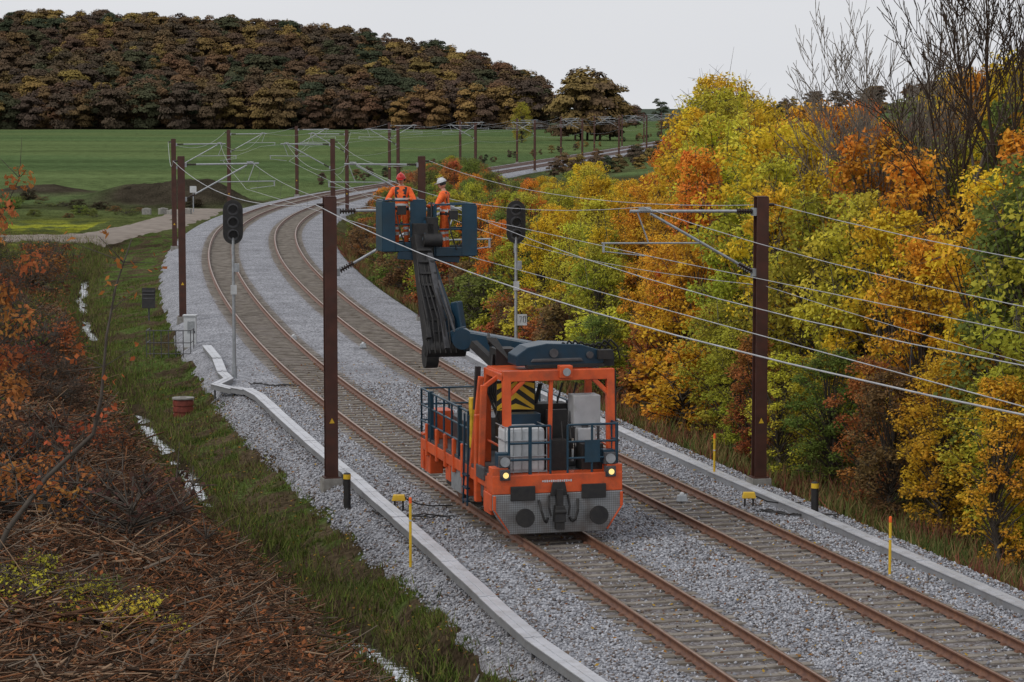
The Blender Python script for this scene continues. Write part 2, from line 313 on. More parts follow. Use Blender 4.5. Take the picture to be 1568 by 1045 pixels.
Cc=mixv(Cc,(.075,.105,.03),near*((dd>.3)&(oo<-3)).astype(float))
Cc=mixv(Cc,(.08,.06,.038),near*((dd>.3)&(oo<-3)).astype(float)*sst(.45,.56,nB))
Cc=mixv(Cc,(.045,.032,.022),near*(np.exp(-((dd+.1)/.75)**2)))
Cc=mixv(Cc,(.07,.08,.028),near*((dd<-1)&(YY>88)).astype(float)*sst(.45,.55,nA)*.9)
right=(oo>7.5)&(oo<80)&(YY<330)
Cc=mixv(Cc,(.08,.075,.035),right*1.0); Cc=mixv(Cc,(.16,.065,.045),right*sst(.48,.58,nA)*(oo<12)*.8)
Cc=mixv(Cc,(.08,.085,.04),((oo>-6)&(oo<24)&(YY>200)&(YY<960))*sst(.3,.6,nB)*.9)
md=np.exp(-((XX+34)/8)**2-((YY-256)/7)**2)+np.exp(-((XX+52)/6)**2-((YY-280)/7)**2); Cc=mixv(Cc,(.05,.042,.03),np.clip(md*1.8,0,1))
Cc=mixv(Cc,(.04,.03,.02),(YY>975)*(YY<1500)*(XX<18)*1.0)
Cc=mixv(Cc,(.08,.10,.075),(YY>1500)*1.0)
ny,nx=XX.shape; idx=np.arange(ny*nx).reshape(ny,nx)
F=np.stack([idx[:-1,:-1],idx[:-1,1:],idx[1:,1:],idx[1:,:-1]],-1).reshape(-1,4)
me=mesh_np('terrain',np.stack([XX,YY,ZZ],-1).reshape(-1,3),[F],[M['ground']],pcol={'Col':Cc.reshape(-1,3)},smooth=True)
link(bpy.data.objects.new('terrain',me))
def strip(name,Ya,prof,mat,attr=None,smooth=True,noise=0):
    P=np.array(prof,float); Y=np.repeat(Ya[:,None],len(P),1); o=np.repeat(P[None,:,0],len(Ya),0)
    if noise: o=o+np.interp(o,[-4.3,-3.7,-3.4,8,8.3],[1,1,0,0,1])*.25*(fb(Y*.7,Y*0+3,88)-.3)*np.sign(2-o)
    X,Yp=TP(Y,o); Z=np.repeat(P[None,:,1],len(Ya),0)
    if noise: Z=Z+noise*(fb(X*2.5,Yp*2.5,77)-.5)*np.interp(o,[-4.2,-3.6,7.9,8.6],[0,1,1,0])
    ny,nx=X.shape; idx=np.arange(ny*nx).reshape(ny,nx)
    F=np.stack([idx[:-1,:-1],idx[:-1,1:],idx[1:,1:],idx[1:,:-1]],-1).reshape(-1,4)
    pc=None
    if attr: pc={'tint':attr(o,X,Yp).ravel()}
    me=mesh_np(name,np.stack([X,Yp,Z],-1).reshape(-1,3),[F],[mat],pcol=pc,smooth=smooth)
    return link(bpy.data.objects.new(name,me))
YB=np.concatenate([np.arange(30,110,.4),np.arange(110,320,2),np.arange(320,900,10)])
po=np.concatenate([[-4.1,-3.95],np.arange(-3.8,8.5,.15),[8.6]])
def bz(o): return np.interp(o,[-4.1,-3.8,-3.1,-2.2,-1.45,-1.2,-.85,.85,1.2,1.5,3.0,3.3,3.65,5.35,5.7,6.0,6.9,7.9,8.3,8.6],[-1.0,-.42,-.02,.02,.07,.08,.055,.055,.08,.09,.09,.08,.055,.055,.08,.07,.02,-.02,-.3,-.9])
def tint(o,X,Y):
    a=np.minimum(np.abs(o),np.abs(o-4.5)); return sst(1.5,.8,a)*np.interp(Y,[45,75],[.75,1])+.25*sst(-3.4,-3.9,o)
strip('ballast_bed',YB,[(o,bz(o)) for o in po],M['ballast'],tint,noise=.05)
for o in (-.7525,.7525,4.5-.7525,4.5+.7525):
    z0=.10; pr=[(-.075,z0),(-.075,z0+.012),(-.012,z0+.03),(-.012,z0+.115),(-.036,z0+.13),(-.036,z0+.158),(-.03,z0+.165),(.03,z0+.165),(.036,z0+.158),(.036,z0+.13),(.012,z0+.115),(.012,z0+.03),(.075,z0+.012),(.075,z0)]
    ob=strip('rail',np.concatenate([np.arange(30,320,1.),np.arange(320,900,10)]),[(o+p[0],p[1]) for p in pr],M['rust'],smooth=False)
    ob.data.materials.append(M['railtop']); mi=np.zeros(len(ob.data.polygons),np.int32); mi[np.arange(len(mi))%13==6]=1; ob.data.polygons.foreach_set('material_index',mi)
sl=MB()
for tr in (0,4.5):
    Y=34.
    while Y<300:
        s=float(SL(Y)); x,y=TP(Y,tr); R=Matrix.Rotation(-math.atan(s),3,'Z')
        c=Vector((float(x),float(y),random.uniform(-.012,.006)))
        if Y<140:
            for sx in (-1,1):
                sl.box(c+R@Vector((sx*.83,0,0)),(.86,.27,.2),0,R,.97,.82)
            sl.box(c+R@Vector((0,0,-.012)),(.9,.22,.2),0,R,1,.85)
            if Y<95:
                for sx in (-.7525,.7525):
                    for k in (-1,1): sl.box(c+R@Vector((sx+k*.115,0,.12)),(.09,.12,.045),1,R,.7)
        else: sl.box(c,(2.5,.27,.2),0,R,.97,.82)
        Y+=.6*float(CS(Y))
sl.obj('railway_sleepers',[M['sleeper'],M['rust']])
def stones(name,N,of,Yr,zfun,size):
    o=of(N); Y=Yr(N)
    X,Yp=TP(Y,o); z=zfun(o)
    base=np.array([[1,0,0],[0,1,0],[-1,0,0],[0,-1,0],[0,0,1],[0,0,-1]],float)
    f=np.array([[0,1,4],[1,2,4],[2,3,4],[3,0,4],[1,0,5],[2,1,5],[3,2,5],[0,3,5]])
    s=rng.uniform(.6,1.3,(N,1,1))*size; a=rng.uniform(0,6.28,N)
    V=base[None]*s*rng.uniform(.6,1.3,(N,6,1))*np.array([1,1,.75]); V=V+rng.normal(size=V.shape)*s*.18
    ca,sa=np.cos(a)[:,None],np.sin(a)[:,None]
    V=np.stack([V[...,0]*ca-V[...,1]*sa,V[...,0]*sa+V[...,1]*ca,V[...,2]],-1)+np.stack([X,Yp,z],-1)[:,None,:]
    FF=(f[None]+(np.arange(N)*6)[:,None,None]).reshape(-1,3)
    me=mesh_np(name,V.reshape(-1,3),[FF],[M['stone']],fattr=np.repeat(rng.uniform(0,1,N)**1.0,8)); return link(bpy.data.objects.new(name,me))
def of(n):
    o=rng.uniform(-3.9,8.3,n*2); a=np.minimum(np.abs(o),np.abs(o-4.5)); k=(a>1.2)|(rng.uniform(0,1,n*2)<.12); o=o[k]; 
    return np.resize(o,n)
stones('ballast_stones',75000,of,lambda n:36+ (rng.uniform(0,1,n)**1.4)*52,lambda o:bz(o)+.012,.037)
N=6500; o=rng.uniform(-6,9,N); Y=rng.uniform(40,95,N); X,Yp=TP(Y,o); z=np.where((o>-3.8)&(o<8.3),bz(o)+.05,ter(X,Yp)+.05)
V,F=leaves(np.stack([X,Yp,z],-1),.04,2.0); link(bpy.data.objects.new('fallen_leaves',mesh_np('fallen_leaves',V,[F],[M['fallen']],fattr=rng.uniform(0,1,N))))
Yw=np.arange(38,188,.4); odw=odf(Yw)
xl=XA(Yw)+(odw-1.1)/CS(Yw); xr=XA(Yw)+(odw+.75)/CS(Yw)
V=np.concatenate([np.stack([xl,Yw,Yw*0+WATER],-1),np.stack([xr,Yw,Yw*0+WATER],-1)]); n=len(Yw); i=np.arange(n-1)
link(bpy.data.objects.new('ditch_water',mesh_np('ditch_water',V,[np.stack([i,i+n,i+n+1,i+1],1)],[M['water']])))
pp=[(-62,168),(-45,171),(-37,177),(-33,186),(-31,198),(-30,212),(-29.6,228),(-30,244)]
P=np.array(pp,float); tt=np.linspace(0,len(P)-1,60); Px=np.interp(tt,range(len(P)),P[:,0]); Py=np.interp(tt,range(len(P)),P[:,1])
T=np.stack([np.gradient(Px),np.gradient(Py)],-1); T/=np.linalg.norm(T,axis=1,keepdims=True); Nn=np.stack([T[:,1],-T[:,0]],-1)
cols=[]
for k in np.linspace(-2.6,2.6,9):
    kk=k*(1+.25*(fb(Px*.3,Py*.3,int(k*10)+70)-.5))
    a=np.stack([Px+Nn[:,0]*kk,Py+Nn[:,1]*kk],-1); cols.append(np.concatenate([a,(ter(a[:,0],a[:,1])+(.10 if abs(k)<2.5 else -.1))[:,None]],1))
V=np.stack(cols,1); idx=np.arange(60*9).reshape(60,9); F=np.stack([idx[:-1,:-1],idx[:-1,1:],idx[1:,1:],idx[1:,:-1]],-1).reshape(-1,4)
link(bpy.data.objects.new('dirt_path',mesh_np('dirt_path',V.reshape(-1,3),[F],[M['path']],smooth=True)))
# ---------------------------------------------------------------- grass
def grass(name,X,Y,h,w,mat,col):
    N=len(X); z=ter(X,Y)-.02; a=rng.uniform(0,6.28,N); hh=h*rng.uniform(.3,1.2,N); ww=w*rng.uniform(.6,1.3,N)
    lx=rng.normal(0,.35,N)*hh; ly=rng.normal(0,.35,N)*hh
    B=np.stack([X,Y,z],-1); D=np.stack([np.cos(a)*ww,np.sin(a)*ww,0*a],-1); T=B+np.stack([lx,ly,hh],-1)
    V=np.stack([B-D,B+D,T],1).reshape(-1,3)
    return link(bpy.data.objects.new(name,mesh_np(name,V,[np.arange(3*N).reshape(-1,3)],[mat],fattr=col)))
def scat(N,Ya,Yb,p=1.5): return Ya+(rng.uniform(0,1,N)**p)*(Yb-Ya)
Y=scat(95000,40,150,1.7); od=odf(Y); o=rng.uniform(0,1,len(Y)); o=(od+.30)*(1-o)+(-3.7)*o; X=XA(Y)+o/CS(Y)
nb=fb(X*1.3,Y*1.3,31); k=(nb<.49)|(rng.uniform(0,1,len(X))<.12); k&=(fb(X*.5,Y*.5,33)<.60)|(rng.uniform(0,1,len(X))<.2); X=X[k];Y=Y[k]; g1=np.clip(fb(X*.8,Y*.8,61)*1.6-.30+rng.normal(0,.18,len(X)),0,.99)
grass('grass_verge',X,Y,.165,.017,M['grass'],g1)
Y=scat(26000,40,185,1.4); od=odf(Y); X=XA(Y)+(od+rng.normal(0,.55,len(Y)))/CS(Y); dq=np.abs(OO(X,Y)-od); k=(gate(Y)>.1)|(rng.uniform(0,1,len(Y))<np.where(dq>.25,.75,.10)); X=X[k];Y=Y[k]
grass('ditch_reeds',X,Y,.34,.018,M['grass'],np.clip(rng.normal(.6,.25,len(X)),0,.99))
Y=scat(60000,42,190,1.3); od=odf(Y); d=-.8-rng.uniform(0,1,len(Y))**1.3*14; X=XA(Y)+(od+d)/CS(Y); k=(fb(X*.35,Y*.35,21)+(Y-90)*.003>.5); X=X[k];Y=Y[k]
grass('bank_grass',X,Y,.32,.02,M['grass'],np.clip(rng.normal(.68,.25,len(X)),0,.99))
Y=scat(60000,38,190,1.3); o=8.3+rng.uniform(0,1,len(Y))**1.2*5; X=XA(Y)+o/CS(Y)
M['dry']=leafmat('dry_weeds','attr',[(.15,.065,.045),(.22,.09,.055),(.11,.12,.035),(.24,.18,.08),(.10,.13,.04)],0)
grass('dry_weeds',X,Y,.5,.022,M['dry'],np.clip(fb(X*.6,Y*.6,66)*1.6-.3+rng.normal(0,.22,len(X)),0,.99))
# brushwood on the left bank
N=60000; Y=33+rng.uniform(0,1,N)**1.15*92; od=odf(Y); d=-.9-rng.uniform(0,1,N)**.9*15; X=XA(Y)+(od+d)/CS(Y)
k=fb(X*.3,Y*.3,91)>np.where(Y<50,.28,.36); X=X[k];Y=Y[k];N=len(X)
L=rng.gamma(2,.25,N)+.1; a=rng.normal(.6,1.1,N)+2.6*(vn(X*.25,Y*.25,55)-.5); el=rng.normal(.08,.32,N)
heap=.8*np.clip(fb(X*.45,Y*.45,57)-.42,0,1)*2
P0=np.stack([X,Y,ter(X,Y)+rng.uniform(0,.2,N)+heap*rng.uniform(0,1,N)],-1); D=np.stack([np.cos(a)*np.cos(el),np.sin(a)*np.cos(el),np.sin(el)],-1)*L[:,None]
r=rng.uniform(.006,.018,N)*np.where(rng.uniform(0,1,N)<.04,2.6,1); V,F=segs(P0-D/2,P0+D/2,r,r*.6,3)
link(bpy.data.objects.new('brushwood',mesh_np('brushwood',V,[F],[M['sticks']],fattr=np.repeat(rng.uniform(0,.99,N),3))))
N=46000; Y=36+rng.uniform(0,1,N)**1.2*110; od=odf(Y); d=-.7-rng.uniform(0,1,N)*15; X=XA(Y)+(od+d)/CS(Y); k=fb(X*.5,Y*.5,95)>.40; X=X[k];Y=Y[k];N=len(X)
V,F=leaves(np.stack([X,Y,ter(X,Y)+rng.uniform(0.02,.5,N)],-1),.055,.6); link(bpy.data.objects.new('leaf_litter',mesh_np('leaf_litter',V,[F],[M['litter']],fattr=rng.uniform(0,1,N))))
N=30000; Y=36+rng.uniform(0,1,N)*34; od=odf(Y); d=-1.6-rng.uniform(0,1,N)*9; X=XA(Y)+(od+d)/CS(Y); k=fb(X*.4,Y*.4,97)>.47; X=X[k];Y=Y[k];N=len(X)
V,F=leaves(np.stack([X,Y,ter(X,Y)+rng.uniform(0.03,.16,N)],-1),.07,1.2,.25); link(bpy.data.objects.new('wood_chips',mesh_np('wood_chips',V,[F],[M['chips']],fattr=rng.uniform(0,1,N))))
# ---------------------------------------------------------------- trees
def make_tree(name,h,rx,ncl,nl,ls,base=.12,cr=.5,mats=None,trunk=.1,shape=.7,k=.5,cv=.5,zs=1.0,dome=False):
    az0=rng.uniform(0,6.28,3)
    t=rng.uniform(0,1,ncl)**.9; a=rng.uniform(0,6.28,ncl)
    ra=rx*np.sin(np.pi*(.10+.84*t))**shape*(1+.22*np.sin(2*a+az0[0])+.15*np.sin(3*a+az0[1]+4*t))*np.sqrt(rng.uniform(.45 if dome else .12,1,ncl))
    C=np.stack([np.cos(a)*ra,np.sin(a)*ra,h*base+h*(1-base)*t-cr*.5],-1)
    n=rng.poisson(nl/ncl*rng.uniform(.6,1.5,ncl)); ci=np.repeat(np.arange(ncl),n)
    sg=cr*rng.uniform(.6,1.3,ncl)[ci]
    dr=rng.normal(size=(len(ci),3)); dr/=np.linalg.norm(dr,axis=1,keepdims=True)
    if dome: dr[:,2]=np.abs(dr[:,2])*.8+.1*dr[:,2]; rr=rng.uniform(.72,1.08,(len(ci),1))
    else: rr=rng.uniform(.35,1.15,(len(ci),1))**.6
    LC=C[ci]+dr*rr*sg[:,None]*np.array([1.05,1.05,.8*zs]); LC[:,2]=np.maximum(LC[:,2],.05)
    outw=dr
    if dome:
        q=LC-np.array([0,0,h*.5]); q/=np.linalg.norm(q,axis=1,keepdims=True); outw=dr*.55+q*.6
    V,F=leaves(LC,ls,outw=outw,k=k,asp=.8 if dome else .6); Vs=[V];Fs=[F];mi=[np.zeros(len(F),int)]
    clv=rng.uniform(0,1,ncl)[ci]; fa=[np.clip(cv*clv+(1-cv)*rng.uniform(0,1,len(ci)),0,1)]
    zt=np.clip(C[:,2]*rng.uniform(.35,.7,ncl),.05,h*.85); wob=np.stack([.15*np.sin(zt*.9+az0[0]),.15*np.cos(zt*.7+az0[1]),zt],-1)
    mid=(wob+C)/2+np.array([0,0,.12])*h*.1; r0=trunk*.32*(1-zt/h)+.012
    tz=np.linspace(0,h*.88,9); tp=np.stack([.15*np.sin(tz*.9+az0[0]),.15*np.cos(tz*.7+az0[1]),tz],-1); tr=trunk*(1-tz/h)+.01
    P0=np.concatenate([tp[:-1],wob,mid]);P1=np.concatenate([tp[1:],mid,C]);R0=np.concatenate([tr[:-1],r0,r0*.7]);R1=np.concatenate([tr[1:],r0*.7,r0*.25])
    tn=0 if dome else ncl*4
    if tn:
        ti=rng.integers(0,ncl,tn); Tw=C[ti]+rng.normal(size=(tn,3))*cr*.75+np.array([0,0,cr*.5])
        P0=np.concatenate([P0,C[ti]]);P1=np.concatenate([P1,Tw]);R0=np.concatenate([R0,np.full(tn,.012)]);R1=np.concatenate([R1,np.full(tn,.004)])
    V2,F2=segs(P0,P1,R0,R1,4); Vs.append(V2);Fs.append(F2+len(V)); mi.append(np.ones(len(F2),int)); fa.append(np.full(len(F2),.5))
    return mesh_np(name,np.concatenate(Vs),[np.concatenate(Fs)],mats or [M['leaf'],M['barkg']],mi=np.concatenate(mi),fattr=np.concatenate(fa))
TM=[make_tree('autumn_tree_mesh',8,rx,ncl,nl,ls,base=.06,cr=cr,trunk=.11,shape=sh) for rx,ncl,nl,cr,sh,ls in [(2.1,130,12500,.50,.6,.075),(1.8,110,10500,.45,.7,.07),(2.4,150,13500,.55,.6,.08),(1.5,90,8500,.42,.8,.07),(1.9,90,5600,.45,.8,.075),(2.0,120,8000,.42,.9,.065)]]
SM=[make_tree('shrub_mesh',2,.95,60,3600,.05,base=.03,cr=.22,trunk=.03,shape=.5) for _ in range(3)]
BM=[make_tree('bramble_mesh',1.3,1.0,60,900,.045,base=.02,cr=.22,trunk=.02,shape=.4) for _ in range(3)]
BX=[560,640,700,740,780,800,830,860,900,930,960,988,1002,1015,1040,1100,1180,1250,1300,1400,1450,1568]
BYp=[262,240,192,245,275,275,272,240,230,242,270,262,180,112,100,122,158,180,168,118,98,98]
BT=[(x-784)/3857 for x in BX]; BE=[(y-156)/3857 for y in BYp]
pal={'gold':(.60,.39,.04),'ygreen':(.38,.36,.05),'green':(.17,.20,.05),'orange':(.60,.21,.04),'rust':(.36,.13,.05),'lime':(.52,.46,.06),'brown':(.21,.12,.06),'amber':(.60,.31,.04)}
def put(me,name,X,Y,h,base_h,col,w=1.0):
    o=bpy.data.objects.new(name,me); s=h/base_h; o.scale=(s*w,s*w,s); o.location=(X,Y,float(ter(X,Y))-.1); o.rotation_euler=(0,0,random.uniform(0,6.28))
    j=random.uniform(.88,1.2); o.color=(col[0]*j,col[1]*j*random.uniform(.92,1.1),col[2]*j,1); link(o); return o
for ri,(ro,st,fac) in enumerate([(10.6,2.6,.42),(12.6,3.0,.80),(15.5,3.5,.95),(19.5,4.4,1.0),(24,5.5,1.0),(31,8,1.0)]):
    Y=44.
    while Y<250:
        Y+=st*random.uniform(.75,1.25); o=ro+random.uniform(-1,1)
        X=float(XA(Y))+o/float(CS(Y)); b=X/Y
        if b>.24: continue
        zt=9.9-Y*max(float(np.interp(b+q,BT,BE)) for q in (-1.7/Y,-.8/Y,0,.8/Y)); h=zt*fac*random.uniform(.88,1.05)
        if ri==5 and b<.056: continue
        if Y>180: h=min(h,6.5)
        h=max(1.6,min(h,13.5))
        if .050<b<.080: c=random.choice(['orange','amber','gold','orange','amber'])
        elif b>.080: c=random.choice(['gold','ygreen','lime','lime','amber','lime','ygreen','gold'] if b<.12 else ['gold','gold','lime','amber','ygreen','orange','lime','green','gold'])
        elif b>.01: c=random.choice(['ygreen','gold','lime','gold','lime'])
        else: c=random.choice(['green','rust','ygreen','green','orange','brown'])
        if ri==0: c=random.choice([c,c,'brown','green','ygreen','rust'])
        w=1.0 if h>5 else 1.25
        put(random.choice(TM if h>3.2 else SM),'autumn_tree' if h>3.2 else 'shrub',X,Y,h,8 if h>3.2 else 2,pal[c],w)
def bare(name,h,seed,lev,mat):
    rs=random.Random(seed); S=[]
    def br(p,d,L,r,l):
        n=4; q=p
        for i in range(n):
            d=(d+Vector((rs.gauss(0,.09),rs.gauss(0,.09),rs.gauss(.06,.05)))).normalized(); q2=q+d*L/n
            S.append((tuple(q),tuple(q2),r*(1-.16*i),r*(1-.16*(i+1)))); q=q2
            if l>0:
                e=Vector((rs.gauss(0,1),rs.gauss(0,1),rs.gauss(.2,.4))).normalized(); br(q,(d*.85+e*.62).normalized(),L*rs.uniform(.42,.7)*(1-.08*i),r*.45,l-1)
        if l>0: br(q,d,L*.55,r*.4,l-1)
    br(Vector((0,0,0)),Vector((0,0,1)),h*.5,h*.009,lev)
    A=np.array([s[0] for s in S]);B=np.array([s[1] for s in S]); V,F=segs(A,B,np.maximum([s[2] for s in S],.011),np.maximum([s[3] for s in S],.008),4)
    z0=B[:,2].max(); V=V*(h/z0)
    return mesh_np(name,V,[F],[mat])
B1=bare('bare_tree_mesh',12,3,4,M['barkl']); B2=bare('bare_tree_mesh',12,8,4,M['bark']); B3=bare('bare_tree_mesh',12,15,4,M['barkl'])
for (me,X,Y,h,rz) in [(B1,10.9,80,13.6,.4),(B3,12.1,84,13.4,2.),(B2,13.6,73,16.2,1.),(B2,14.9,74,17.2,3.),(B1,10.4,82,12.6,4.),(B3,12.9,79,13.4,5.),(B3,11.6,79,13.8,.9),(B1,14.2,76,15.5,2.6)]:
    o=bpy.data.objects.new('bare_tree',me); s=h/12; o.scale=(s*.9,s*.9,s); o.location=(X,Y,float(ter(X,Y))); o.rotation_euler=(0,0,rz); link(o)
for i in range(170):
    Y=random.uniform(48,165); d=-1.6-random.random()**.8*12; X=float(XA(Y))+(float(np.interp(Y,DY,DO))+d)/float(CS(Y))
    if Y<80 and d>-5 and random.random()<.6: continue
    put(random.choice(BM),'bramble_bush',X,Y,random.uniform(.7,1.9),1.3,random.choice([(.22,.08,.04),(.15,.08,.045),(.32,.11,.045),(.11,.11,.035),(.10,.06,.045)]),1.2)
for X,Y,h,c in [(-7.5,38.6,.9,'lime'),(-6.9,39.3,.8,'ygreen'),(-6.2,38.8,.8,'lime'),(-7.8,40.2,.8,'ygreen'),(-5.6,39.2,.6,'lime'),(-7.0,40.8,.7,'green'),(-9.8,47,1.6,'rust'),(-9.2,50,1.5,'rust')]:
    put(random.choice(BM),'shrub',X,Y,h,1.3,pal[c],1.2)
put(TM[4],'autumn_tree',-11.35,51,8.4,8,pal['rust'],.8)
put(TM[4],'autumn_tree',-12.6,56,7.6,8,pal['rust'],.8)
for i in range(60):
    Y=random.uniform(222,268); X=float(XA(Y))-random.uniform(5,45)
    if abs(X+30)<3.5 and Y<248: continue
    put(random.choice(BM+SM),'shrub',X,Y,random.uniform(.4,1.1),2,random.choice([pal['brown'],pal['green'],(.07,.06,.035)]),2.2)
# sapling on the bank
pts=[(-8.9,40,.8),(-8.5,40,2.2),(-8.1,40,3.1),(-7.5,40.2,3.9),(-6.75,40.3,4.6),(-6.6,40.2,5.2),(-6.5,40.2,6.2),(-6.35,40.3,7.0),(-6.1,40.4,7.75)]
A=[];B=[];R0=[];R1=[]
for i in range(len(pts)-1): A.append(pts[i]);B.append(pts[i+1]);R0.append(.06*(1-i/9.5));R1.append(.06*(1-(i+1)/9.5))
for i in range(30):
    k=random.randint(2,7); p=np.array(pts[k])*.5+np.array(pts[k+1 if k<8 else k])*.5; q=p+np.array([random.uniform(-.9,.5),random.uniform(-.3,.3),random.uniform(-.1,.5)]); A.append(tuple(p));B.append(tuple(q));R0.append(.010);R1.append(.004)
V,F=segs(A,B,R0,R1,5); lc=np.array(B[8:])+rng.normal(size=(30,3))*.04; lc=np.repeat(lc,5,0)+rng.normal(size=(150,3))*.10; V2,F2=leaves(lc,.06)
me=mesh_np('bare_sapling',np.concatenate([V,V2]),[np.concatenate([F,F2+len(V)])],[M['barkg'],M['leaf']],mi=[0]*len(F)+[1]*len(F2),fattr=rng.uniform(0,1,len(F)+len(F2)))
o=bpy.data.objects.new('bare_sapling',me); o.color=(.36,.11,.04,1); link(o)
# ---------------------------------------------------------------- distant forest (instanced)
fo=empty('forest')
FM=[make_tree('forest_tree_mesh',18,rx,26,3800,.46,base=.14,cr=2.5,mats=[M['forest'],M['bark']],trunk=.35,shape=.5,k=1.6,cv=.55,zs=1.1,dome=True) for rx in (4.8,5.6,4.3,5.2)]
pos=[[] for _ in FM]
y=986.
while y<1330:
    x=-.24*y-20
    while x<16:
        X=x+random.uniform(-3.5,3.5); Yq=y+random.uniform(-4.5,4.5); s=random.uniform(.66,1.12)
        if X<14: pos[random.randrange(len(FM))].append((X,Yq,float(ter(X,Yq))-1,s))
        x+=8.8
    y+=11.5
def clump(n,X0,Y0,sx,sy,s0,s1):
    for i in range(n): 
        X=random.gauss(X0,sx);Y=random.gauss(Y0,sy); pos[random.randrange(len(FM))].append((X,Y,float(ter(X,Y))-.5,random.uniform(s0,s1)))
for X,Y,s in ((13.5,690,.80),(17,684,1.0),(20.5,692,1.12),(24,688,1.05),(27,694,.85),(19,700,1.1),(23,702,.95),(29.5,696,.6)): pos[random.randrange(4)].append((X,Y,0,s))
clump(3,50,1050,8,10,.4,.7)
clump(20,260,1600,60,30,.5,.8); clump(90,480,2400,170,60,.8,1.1); clump(90,760,2600,180,60,.8,1.2); clump(25,130,1250,25,20,.35,.6)
for i in range(150):
    Y=random.uniform(315,800); side=random.choice([-1,1,1,1]); X=float(XA(Y))+(13+random.uniform(0,14) if side>0 else -9-random.uniform(0,4)); pos[random.randrange(len(FM))].append((X,Y,-.3,random.uniform(.05,.10) if side<0 else random.uniform(.08,.2)))
for i in range(60):
    X=random.uniform(55,300);Y=random.uniform(850,1000); pos[random.randrange(len(FM))].append((X,Y,float(ter(X,Y))-.3,random.uniform(.15,.4)))
for k,(me,pl) in enumerate(zip(FM,pos)):
    V=[];F=[]
    for i,(X,Y,Z,s) in enumerate(pl):
        a=random.uniform(0,6.28); h=s/2*math.sqrt(2)
        for q in range(4): V.append((X+h*math.cos(a+q*math.pi/2),Y+h*math.sin(a+q*math.pi/2),Z))
        F.append([4*i,4*i+1,4*i+2,4*i+3])
    pmh=mesh_np('forest_points',V,[np.array(F)],[M['bark']]); po_=bpy.data.objects.new('forest_stand',pmh); link(po_,fo)
    po_.instance_type='FACES'; po_.use_instance_faces_scale=True; po_.instance_faces_scale=1.0; po_.show_instancer_for_render=False; po_.show_instancer_for_viewport=False
    c=bpy.data.objects.new('forest_tree',me); link(c,po_)
put(TM[0],'autumn_tree',2.5,640,10.5,8,(.42,.37,.06),1.0)
# ---------------------------------------------------------------- catenary
mb=MB()
mb.box((0,0,-.3),(.55,.55,.95),1,None,.92); mb.box((0,0,.19),(.42,.42,.03),0)
for s in (-1,1): mb.bb(-.16,.16,s*.13-.014,s*.13+.014,.2,7.5,0)
mb.bb(-.012,.012,-.115,.115,.2,7.5,0)
mb.bb(-.14,.14,-.15,.15,7.5,7.52,0)
mb.prism([(-.07,1.62),(.07,1.62),(0,1.76)],-.152,-.147,4); mb.prism([(-.07,1.62),(.07,1.62),(0,1.76)],.147,.152,4)
def insul(p0,p1):
    p0=Vector(p0);p1=Vector(p1); mb.cyl(p0,p1,.03,n=8,mi=3)
    for i in range(6):
        c=p0.lerp(p1,(i+.5)/6); d=(p1-p0).normalized()*.012; mb.cyl(c-d,c+d,.075,n=10,mi=3)
mb.box((.2,0,7.12),(.1,.2,.2),2); mb.box((.2,0,5.55),(.1,.2,.2),2)
insul((.25,0,7.13),(.68,0,7.14)); insul((.25,0,5.58),(.62,0,5.78))
mb.cyl((.68,0,7.14),(3.55,0,7.17),.04,n=8,mi=2); mb.cyl((.62,0,5.78),(3.0,0,7.10),.035,n=8,mi=2)
mb.cyl((1.65,0,6.33),(4.3,0,6.36),.026,n=6,mi=2); mb.cyl((3.35,0,7.14),(3.05,0,6.36),.02,n=6,mi=2)
mb.box((3.15,0,7.22),(.3,.12,.1),2); mb.box((4.25,0,6.25),(.05,.05,.25),2); mb.cyl((4.25,0,6.15),(3.15,0,6.02),.016,n=6,mi=2)
mb.cyl((-.16,0,7.3),(-.34,0,7.3),.04,n=8,mi=3)
mast_me=mb.mesh('catenary_mast_mesh',[M['mast'],M['conc'],M['steel'],M['insul'],M['yellow']])
MY=[14,65.2,115.4,173,232,272,322,372,425,478,530,585,640,695,750,805]
OL,OR=-3.16,7.68
def stn(Y,o): return float(Y+o*SL(Y)*CS(Y))
for Y in MY[1:]:
    for o,flip in ((OL,0),(OR,1)):
        q=stn(Y,o); x,y=TP(q,o); ob=bpy.data.objects.new('catenary_mast',mast_me); ob.location=(float(x),float(y),0); ob.rotation_euler=(0,0,-math.atan(float(SL(q)))+(math.pi if flip else 0)); link(ob)
A=[];B=[];R=[];A2=[];B2=[]
def span(pts,sag,r,n=12,drop=None):
    for i,(a,b) in enumerate(zip(pts[:-1],pts[1:])):
        pr=None; L=(b-a).length; sg=sag*(L/50)**2
        nn=n if i<6 else 5
        for k in range(nn+1):
            t=k/nn; p=a.lerp(b,t); p=Vector((p.x,p.y,p.z-4*sg*t*(1-t)))
            if pr is not None: A.append(tuple(pr));B.append(tuple(p));R.append(r)
            if drop is not None and 0<k<nn and i<5 and k%2==1:
                q=drop[i].lerp(drop[i+1],t); A2.append(tuple(p));B2.append(tuple(q))
            pr=p
def wp(Y,o,om,z): 
    q=stn(Y,om); return Vector((*[float(v) for v in TP(q,o)],z))
for tr,om in ((0,OL),(4.5,OR)):
    cw=[wp(Y,tr+(.2 if j%2 else -.2),om,6.0) for j,Y in enumerate(MY)]
    mw=[wp(Y,tr,om,7.27) for Y in MY]
    span(cw,0,.009); span(mw,.75,.009,12,cw)
rl=[wp(Y,OL-.36,OL,7.3) for Y in MY]; rr_=[wp(Y,OR+.36,OR,7.3) for Y in MY]
span(rl,.6,.012); span(rr_,.6,.010)
span([wp(Y,OR+.1,OR,5.2) for Y in MY],.5,.008)
